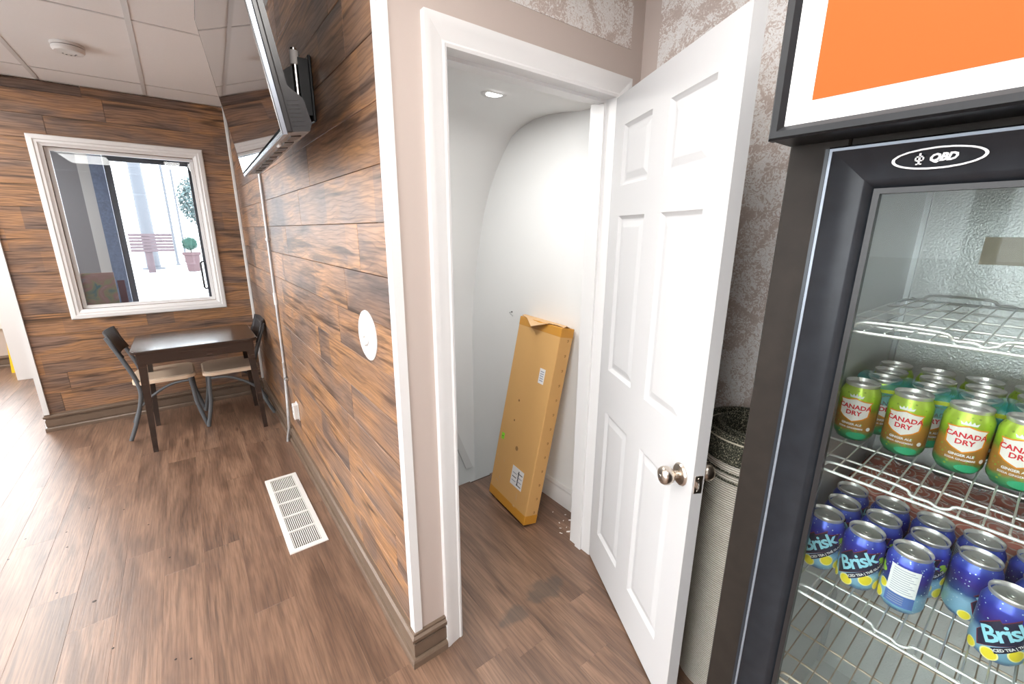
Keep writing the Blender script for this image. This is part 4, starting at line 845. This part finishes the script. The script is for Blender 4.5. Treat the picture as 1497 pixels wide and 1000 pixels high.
def can_meshes(kind):
    P = [('body', MB().lathe(bodyp, 40, cap=True).mesh('can_body', GINGER if kind == 'ginger' else BRISK, True)), ('lid', MB().lathe(lidp, 40, cap=False).mesh('can_lid', LIDM, True)),
         ('pull_tab', MB().add(*tabgeo()).mesh('pull_tab', LIDM, True))]
    if kind == 'ginger':
        P += [('label_border', wrap(*shield(1.40), 0.0003, 0, 0.067).mesh('label_border', ORANGE)), ('label_shield', wrap(*shield(1.26), 0.0005, 0, 0.067).mesh('label_shield', CREAM))]
        P += [('brand_lettering', wrap(*text_mesh('CANADA', 0.0128, 0.0, 0.0004), 0.0007, 0, 0.0735).mesh('lettering', RED, fixn=False)), ('brand_lettering', wrap(*text_mesh('DRY', 0.0128, 0.0, 0.0004), 0.0007, 0, 0.0610).mesh('lettering', RED, fixn=False))]
        P += [('lettering', wrap(*text_mesh('GINGER ALE', 0.0060, 0, 0.0002), 0.0004, 0, 0.037).mesh('lettering', PWHITE, fixn=False)), ('lettering', wrap(*text_mesh('SODA GINGEMBRE', 0.0048, 0, 0.0001), 0.0004, 0, 0.029).mesh('lettering', PWHITE, fixn=False))]
        cr = [(-0.010, 0), (0.010, 0), (0.012, 0.006), (0.007, 0.003), (0.005, 0.0075), (0.002, 0.003), (0, 0.009), (-0.002, 0.003), (-0.005, 0.0075), (-0.007, 0.003), (-0.012, 0.006)]
        P += [('label_crown', wrap(*poly(cr), 0.0005, 0, 0.0935).mesh('label_crown', PWHITE))]
        P += [('label_leaf', wrap(*disc(0.012, 0.014, 0.017, 0.007), 0.0003).mesh('label_leaf', LEAF)), ('label_mark', wrap(*disc(0.030, 0.030, 0.004, 0.004), 0.0003).mesh('label_mark', PWHITE))]
        P += [('barcode_panel', wrap(*poly([(0.055, 0.03), (0.075, 0.03), (0.075, 0.09), (0.055, 0.09)]), 0.0003).mesh('barcode_panel', PWHITE))]
    else:
        t = math.radians(40)
        IT = text_mesh('ICED TEA | THÉ GLACÉ', 0.0066, 0, 0.0002)
        zz = [(-0.044, 0.026), (0.044, 0.052), (0.036, 0.062), (0.050, 0.084), (0.024, 0.086), (0.027, 0.096), (0.000, 0.083), (-0.002, 0.089), (-0.036, 0.070), (-0.028, 0.065), (-0.042, 0.054)]
        ca, sa = math.cos(math.radians(20)), math.sin(math.radians(20)); zz = [(0.88*(x*ca-(y-0.060)*sa), 0.061+0.88*(x*sa+(y-0.060)*ca)) for x, y in zz]
        P += [('logo_burst', wrap(*poly(zz), 0.0003).mesh('logo_burst', MAROON)), ('logo_burst', wrap(*poly([(x*0.95+0.0002, (y-0.058)*0.93+0.058) for x, y in zz]), 0.0005).mesh('logo_burst', NAVY))]
        P += [('logo_lettering', wrap(*text_mesh('Brisk', 0.037, 0.22, 0.0008, 0.88), 0.0008, 0, 0.0625, t).mesh('lettering', ICE, fixn=False))]
        P += [('logo_band', wrap(*poly([(-0.028, -0.0265), (0.040, -0.0265), (0.040, -0.0165), (-0.028, -0.0165)]), 0.0006, 0, 0.0595, t).mesh('logo_band', NAVY)), ('band_lettering', wrap([(x+0.006, y-0.0215) for x, y, *_ in IT[0]], IT[1], 0.0009, 0, 0.0595, t).mesh('lettering', PWHITE, fixn=False))]
        for cx, cy, r_ in ((-0.010, 0.016, 0.011), (0.020, 0.030, 0.012), (0.045, 0.020, 0.011), (-0.036, 0.014, 0.009), (0.052, 0.045, 0.009)):
            P += [('label_lemon', wrap(*disc(cx, cy, r_, r_), 0.00025).mesh('label_lemon', LEMONP)), ('label_lemon', wrap(*disc(cx, cy, r_*0.82, r_*0.82), 0.00045).mesh('label_lemon', LEMON))]
        P += [('label_leaf', wrap(*disc(0.045, 0.072, 0.008, 0.006), 0.0003).mesh('label_leaf', LIME)), ('label_leaf', wrap(*disc(0.040, 0.080, 0.006, 0.004), 0.0003).mesh('label_leaf', LIME))]
        P += [('facts_panel', wrap(*poly([(0.060, 0.020), (0.103, 0.020), (0.103, 0.096), (0.060, 0.096)]), 0.0003).mesh('facts_panel', PWHITE)), ('facts_panel', wrap(*poly([(0.060, 0.016), (0.103, 0.016), (0.103, 0.040), (0.060, 0.040)]), 0.00045).mesh('facts_panel', pm('label_blue', (0.08, 0.16, 0.42), 0.4)))]
        ln = MB()
        for k in range(11):
            w_ = wrap(*poly([(0.065, 0.045+0.0045*k), (0.099-0.004*(k % 3), 0.045+0.0045*k), (0.099-0.004*(k % 3), 0.0464+0.0045*k), (0.065, 0.0464+0.0045*k)]), 0.0006); ln.add(w_.v, w_.f)
        for k in range(4):
            w_ = wrap(*poly([(0.065, 0.021+0.0045*k), (0.088, 0.021+0.0045*k), (0.088, 0.0222+0.0045*k), (0.065, 0.0222+0.0045*k)]), 0.0007); ln.add(w_.v, w_.f)
        P += [('facts_print', ln.mesh('facts_print', INK2, fixn=False))]
    return P
def tabgeo():
    m_ = MB(); m_.prism(rounded(-0.012, 0.012, -0.0075, 0.0075, 0.006), lambda a, b: (a, b, 0.1162), lambda a, b: (a, b, 0.1172))
    m_.lathe([(0.001, 0.1172), (0.0028, 0.1172), (0.0022, 0.1186), (0.001, 0.1186)], 10, (-0.004, 0, 0)); return m_.v, m_.f
CANS = {k: can_meshes(k) for k in ('ginger', 'brisk')}
def can(kind, x, y, z, turn, label, group):
    t = thing('soda_can' if kind == 'ginger' else 'iced_tea_can', label, 'can', (x, y, z), (0, 0, turn), group)
    bo = None
    for nm, me in CANS[kind]:
        o = link(nm, me, t if nm in ('body', 'lid') else (bo if nm != 'pull_tab' else ld_))
        if nm == 'body': bo = o
        if nm == 'lid': ld_ = o
    return t
rowsB = [(0.515, [(-0.972, 0.05, ''), (-1.038, 0.0, ''), (-1.106, -2.45, ''), (-1.228, 0.15, '')]), (0.590, [(-0.980, 0.1, ''), (-1.047, -0.35, ''), (-1.117, -0.25, ''), (-1.184, 1.15, ''), (-1.262, 0.3, ''), (-1.335, 0.0, '')]), (0.664, [(-0.975, 0.5, ''), (-1.045, 2.0, ''), (-1.113, 1.2, ''), (-1.181, 3.0, ''), (-1.25, 0.8, ''), (-1.32, 0.1, '')])]
posn = ['leftmost', 'second from left', 'third from left', 'fourth from left', 'fifth from left', 'sixth from left']
rown = ['front', 'second', 'third']; extra = {(0, 2): 'facts panel showing, ', (0, 3): 'at the right edge, '}
for i, (x, L_) in enumerate(rowsB):
    for j, (y, tr, _) in enumerate(L_): can('brisk', x, y, ZC+0.0006, tr, 'blue iced tea can with lemons, %s%s in %s row' % (extra.get((i, j), ''), posn[j], rown[i]), 'iced tea cans on the third shelf')
rowsG = [(0.592, [(-0.966, 0.05), (-1.044, 0.0), (-1.121, 0.15), (-1.189, 0.0), (-1.257, 0.2)]), (0.662, [(-0.985, 0.6), (-1.056, 0.5), (-1.124, 0.2), (-1.193, 0.4), (-1.262, 0.1)]), (0.736, [(-0.98, 0.3), (-1.055, 0.9), (-1.123, 0.1), (-1.192, 0.1), (-1.26, 0.6)]), (0.806, [(-0.975, 0.1), (-1.045, 0.8), (-1.115, 0.3), (-1.184, 0.2), (-1.254, 0.2)])]
for i, (x, L_) in enumerate(rowsG):
    for j, (y, tr) in enumerate(L_): can('ginger', x, y, ZBk+0.0006, tr, 'green and amber ginger ale can, %s in the %s row' % (posn[j], ['front', 'second', 'third', 'back'][i]), 'ginger ale cans on the second shelf')

# ================================================================== FILM-WRAPPED PACKS
TEAL = film('teal_shrink_film', (0.02, 0.36, 0.36), 0.55); SALM = film('salmon_shrink_film', (0.50, 0.16, 0.12), 0.88, (0.72, 0.52, 0.46)); YEL = film('lime_film_edge', (0.55, 0.62, 0.03), 0.85)
def film_sheet(path, y0, y1, ny, sag):
    vs = []; 
    for i in range(ny+1):
        y = y0+(y1-y0)*i/ny
        for (x, z, k) in path: vs.append((x, y, z-k*sag(x, y)))
    n = len(path); return vs, [(i*n+j, (i+1)*n+j, (i+1)*n+j+1, i*n+j+1) for i in range(ny) for j in range(n-1)]
z = ZBk+0.002
def sagg(x, y): return 0.5-0.5*math.cos(2*math.pi*(y+0.985+0.034)/0.0695)
pk = thing('shrink_wrap', 'teal shrink film stretched over the back rows of ginger ale cans', 'shrink film', (0, 0, 0))
path = [(0.6265, z+0.070, 0.0), (0.6268, z+0.085, 0.0), (0.627, z+0.100, 0.3), (0.629, z+0.112, 0.6), (0.640, z+0.121, 1), (0.655, z+0.1225, 1), (0.670, z+0.1225, 1), (0.690, z+0.1218, 1)]
v_, f_ = film_sheet(path, -0.945, -1.30, 72, lambda x, y: 0.010*sagg(x, y)); o = MB().add(v_, f_).build('film', TEAL, pk, smooth=True, fixn=False)
path = [(0.6262, z+0.098, 0.3), (0.6262, z+0.102, 0.3), (0.6266, z+0.106, 0.4)]
v_, f_ = film_sheet(path, -0.945, -1.30, 72, lambda x, y: 0.010*sagg(x, y)); MB().add(v_, f_).build('film_edge', YEL, pk, smooth=True, fixn=False)
sp = thing('shrink_wrapped_pack', 'salmon film-wrapped pack at the back of the iced tea shelf', 'drinks pack', (0.815, -1.18, ZC+0.001))
vs = []; nx, ny = 30, 60
for i in range(nx+1):
    for j in range(ny+1):
        x = -0.115+0.23*i/nx; y = -0.235+0.47*j/ny
        a = abs(math.sin(math.pi*(x+0.115)/0.0767))*abs(math.sin(math.pi*(y+0.235)/0.0671)); e = min(1, min(x+0.115, 0.115-x)/0.02, min(y+0.235, 0.235-y)/0.02)
        vs.append((x, y, 0.104+0.014*a**0.4+0.004*e if e > 0 else 0.10))
fs = [(i*(ny+1)+j, (i+1)*(ny+1)+j, (i+1)*(ny+1)+j+1, i*(ny+1)+j+1) for i in range(nx) for j in range(ny)]
MB().add(vs, fs).build('film_top', SALM, sp, smooth=True, fixn=False)
for a, b in (((-0.115, -0.235), (0.115, -0.235)), ((0.115, -0.235), (0.115, 0.235)), ((0.115, 0.235), (-0.115, 0.235)), ((-0.115, 0.235), (-0.115, -0.235))):
    MB().quad((a[0], a[1], 0.0), (b[0], b[1], 0.0), (b[0], b[1], 0.104), (a[0], a[1], 0.104)).build('film_side', SALM, sp)

# ================================================================== BEHIND THE WINDOW
PAINTM = nt('abstract_painting'); m_, N_, L_2, b_ = PAINTM
tc_ = N_.new('ShaderNodeTexCoord'); n_ = N_.new('ShaderNodeTexNoise'); n_.inputs['Scale'].default_value = 9; n_.inputs['Distortion'].default_value = 1.0; L_2.new(tc_.outputs['Object'], n_.inputs['Vector'])
r_ = ramp(N_, [(0.3, (0.10, 0.20, 0.22)), (0.42, (0.30, 0.27, 0.16)), (0.52, (0.36, 0.20, 0.18)), (0.62, (0.42, 0.28, 0.26)), (0.72, (0.16, 0.28, 0.34))]); L_2.new(n_.outputs['Fac'], r_.inputs[0]); L_2.new(r_.outputs[0], b_.inputs['Base Color'])
pa = thing('painting', 'small abstract canvas leaning in the lower left of the window', 'painting', (-1.035, D+0.085, GZ0+0.001), (math.radians(-4), 0, math.radians(3)))
MB().box((-0.095, -0.007, 0), (0.105, 0.009, 0.265), 0.002).build('canvas', m_, pa); MB().box((-0.088, 0.009, 0.008), (0.098, 0.015, 0.257)).build('stretcher', pm('pine_stretcher', (0.5, 0.38, 0.25), 0.7), pa)
bk = thing('maroon_book', 'dark maroon book standing beside the canvas behind the window', 'book', (-0.895, D+0.075, GZ0+0.001))
MB().box((-0.022, -0.006, 0), (0.022, -0.004, 0.20)).build('cover', pm('maroon_cover', (0.10, 0.03, 0.05), 0.5), bk); MB().box((-0.022, 0.008, 0), (0.022, 0.010, 0.20)).build('cover', pm('maroon_cover_back', (0.10, 0.03, 0.05), 0.5), bk); MB().box((-0.020, -0.004, 0.002), (0.020, 0.008, 0.197)).build('pages', CREAM, bk)
SGNM = pm('weathered_maroon_board', (0.075, 0.05, 0.058), 0.7, noise=0.3, nscale=3); POLEM = pm('grey_pole', (0.08, 0.085, 0.10), 0.5)
sb = thing('street_sign', 'maroon slatted board on a post outside the window', 'sign', (-1.28, 20, -0.06))
for k in range(6): MB().box((-0.62, -0.03, 0.78+0.112*k), (0.64, 0.03, 0.88+0.112*k), 0.004).build('board_slat', SGNM, sb)
MB().box((-0.24, 0.03, 0), (-0.02, 0.16, 1.42)).build('post', SGNM, sb)
for x, y, r_, h_, lb in ((-1.42, 22, 0.24, 7.0, 'thick grey utility pole across the street'), (-0.62, 24, 0.055, 7.5, 'thin grey lamp pole across the street, left of the tree'), (-0.28, 26, 0.05, 7.5, 'thin grey lamp pole across the street, nearest the tree')):
    t = thing('utility_pole', lb, 'pole', (x, y, -0.06)); MB().tube([(0, 0, 0), (0, 0, h_)], [r_, r_*0.8], 14).build('shaft', POLEM, t, smooth=True); MB().tube([(0, 0, h_-0.3), (0.5, 0, h_-0.1), (1.0, 0, h_-0.05)], 0.04, 8).build('arm', POLEM, t, smooth=True); MB().lathe([(r_*1.6, 0), (r_*1.6, 0.08), (r_, 0.1)], 14).build('base_flange', POLEM, t)
pt = thing('planter', 'green ball topiary in a maroon pot outside the window', 'planter', (-0.125, 20, -0.06))
MB().lathe([(0.16, 0), (0.20, 0.02), (0.25, 0.62), (0.30, 0.64), (0.30, 0.74), (0.27, 0.74), (0.25, 0.68), (0.01, 0.68)], 4).build('pot', pm('maroon_pot', (0.075, 0.035, 0.04), 0.6), pt)
lv = MB(); rr_ = random.Random(2)
for k in range(900):
    d = Vector((rr_.gauss(0, 1), rr_.gauss(0, 1), rr_.gauss(0, 1))).normalized(); c = Vector((0, 0, 1.07))+d*rr_.uniform(0.21, 0.27); u = d.orthogonal().normalized(); u = Quaternion(d, rr_.random()*6.3) @ u; w = d.cross(u); q = 0.03
    lv.add([c-u*q, c+w*q*0.5+d*0.01, c+u*q, c-w*q*0.5+d*0.01], [(0, 1, 2, 3)])
o = lv.build('topiary_leaves', pm('topiary_green', (0.015, 0.075, 0.055), 0.6), pt, fixn=False); o['kind'] = 'stuff'
MB().lathe([(0.01, 0.86), (0.14, 0.90), (0.215, 1.0), (0.23, 1.07), (0.215, 1.14), (0.14, 1.25), (0.01, 1.285)], 20).build('topiary_core', pm('topiary_core_green', (0.01, 0.05, 0.035), 0.8), pt, smooth=True); MB().tube([(0, 0, 0.66), (0, 0, 0.9)], 0.02).build('stem', pm('topiary_stem', (0.06, 0.04, 0.03), 0.8), pt)
tr = thing('street_tree', 'hazy grey-green tree across the street at right of the window', 'tree', (0.55, 28, -0.06))
MB().tube(spline([(0, 0, 0), (0.05, 0, 1.2), (-0.05, 0.1, 2.4), (0.05, 0, 3.4)]), 0.10, 10).build('trunk', pm('tree_bark', (0.08, 0.07, 0.065), 0.9), tr, smooth=True)
lv = MB()
for k in range(1500):
    d = Vector((rr_.gauss(0, 1), rr_.gauss(0, 1), rr_.gauss(0, 1))).normalized(); c = Vector((0, 0, 3.1))+Vector((d.x*0.75, d.y*0.75, d.z*1.25))*rr_.uniform(0.5, 1.0); u = Vector((rr_.gauss(0, 1), rr_.gauss(0, 1), rr_.gauss(0, 1))).normalized(); w = u.orthogonal().normalized(); q = rr_.uniform(0.06, 0.12)
    lv.add([c-u*q, c+w*q*0.6, c+u*q, c-w*q*0.6], [(0, 1, 2, 3)])
o = lv.build('crown', pm('tree_leaf_grey_green', (0.09, 0.13, 0.13), 0.7), tr, fixn=False); o['kind'] = 'stuff'
# yellow floor sign at far left
YM = pm('caution_yellow', (0.80, 0.52, 0.01), 0.5)
ys = thing('floor_sign', 'yellow folding floor sign against the wall at far left', 'floor sign', (-2.01, 5.75, 0))
for sy, ry in ((-0.075, 1), (0.075, -1)):
    MB().prism([(-0.13, 0), (-0.08, 0), (-0.07, 0.03), (0.07, 0.03), (0.08, 0), (0.13, 0), (0.10, 0.60), (-0.10, 0.60)], lambda a, b: (a, sy*(1-b/0.62), b), lambda a, b: (a, sy*(1-b/0.62)+0.008, b)).build('sign_leaf', YM, ys)
MB().tube([(-0.06, 0.004, 0.592), (-0.06, 0.004, 0.63), (0.06, 0.004, 0.63), (0.06, 0.004, 0.592)], 0.009).build('handle', YM, ys, smooth=True)
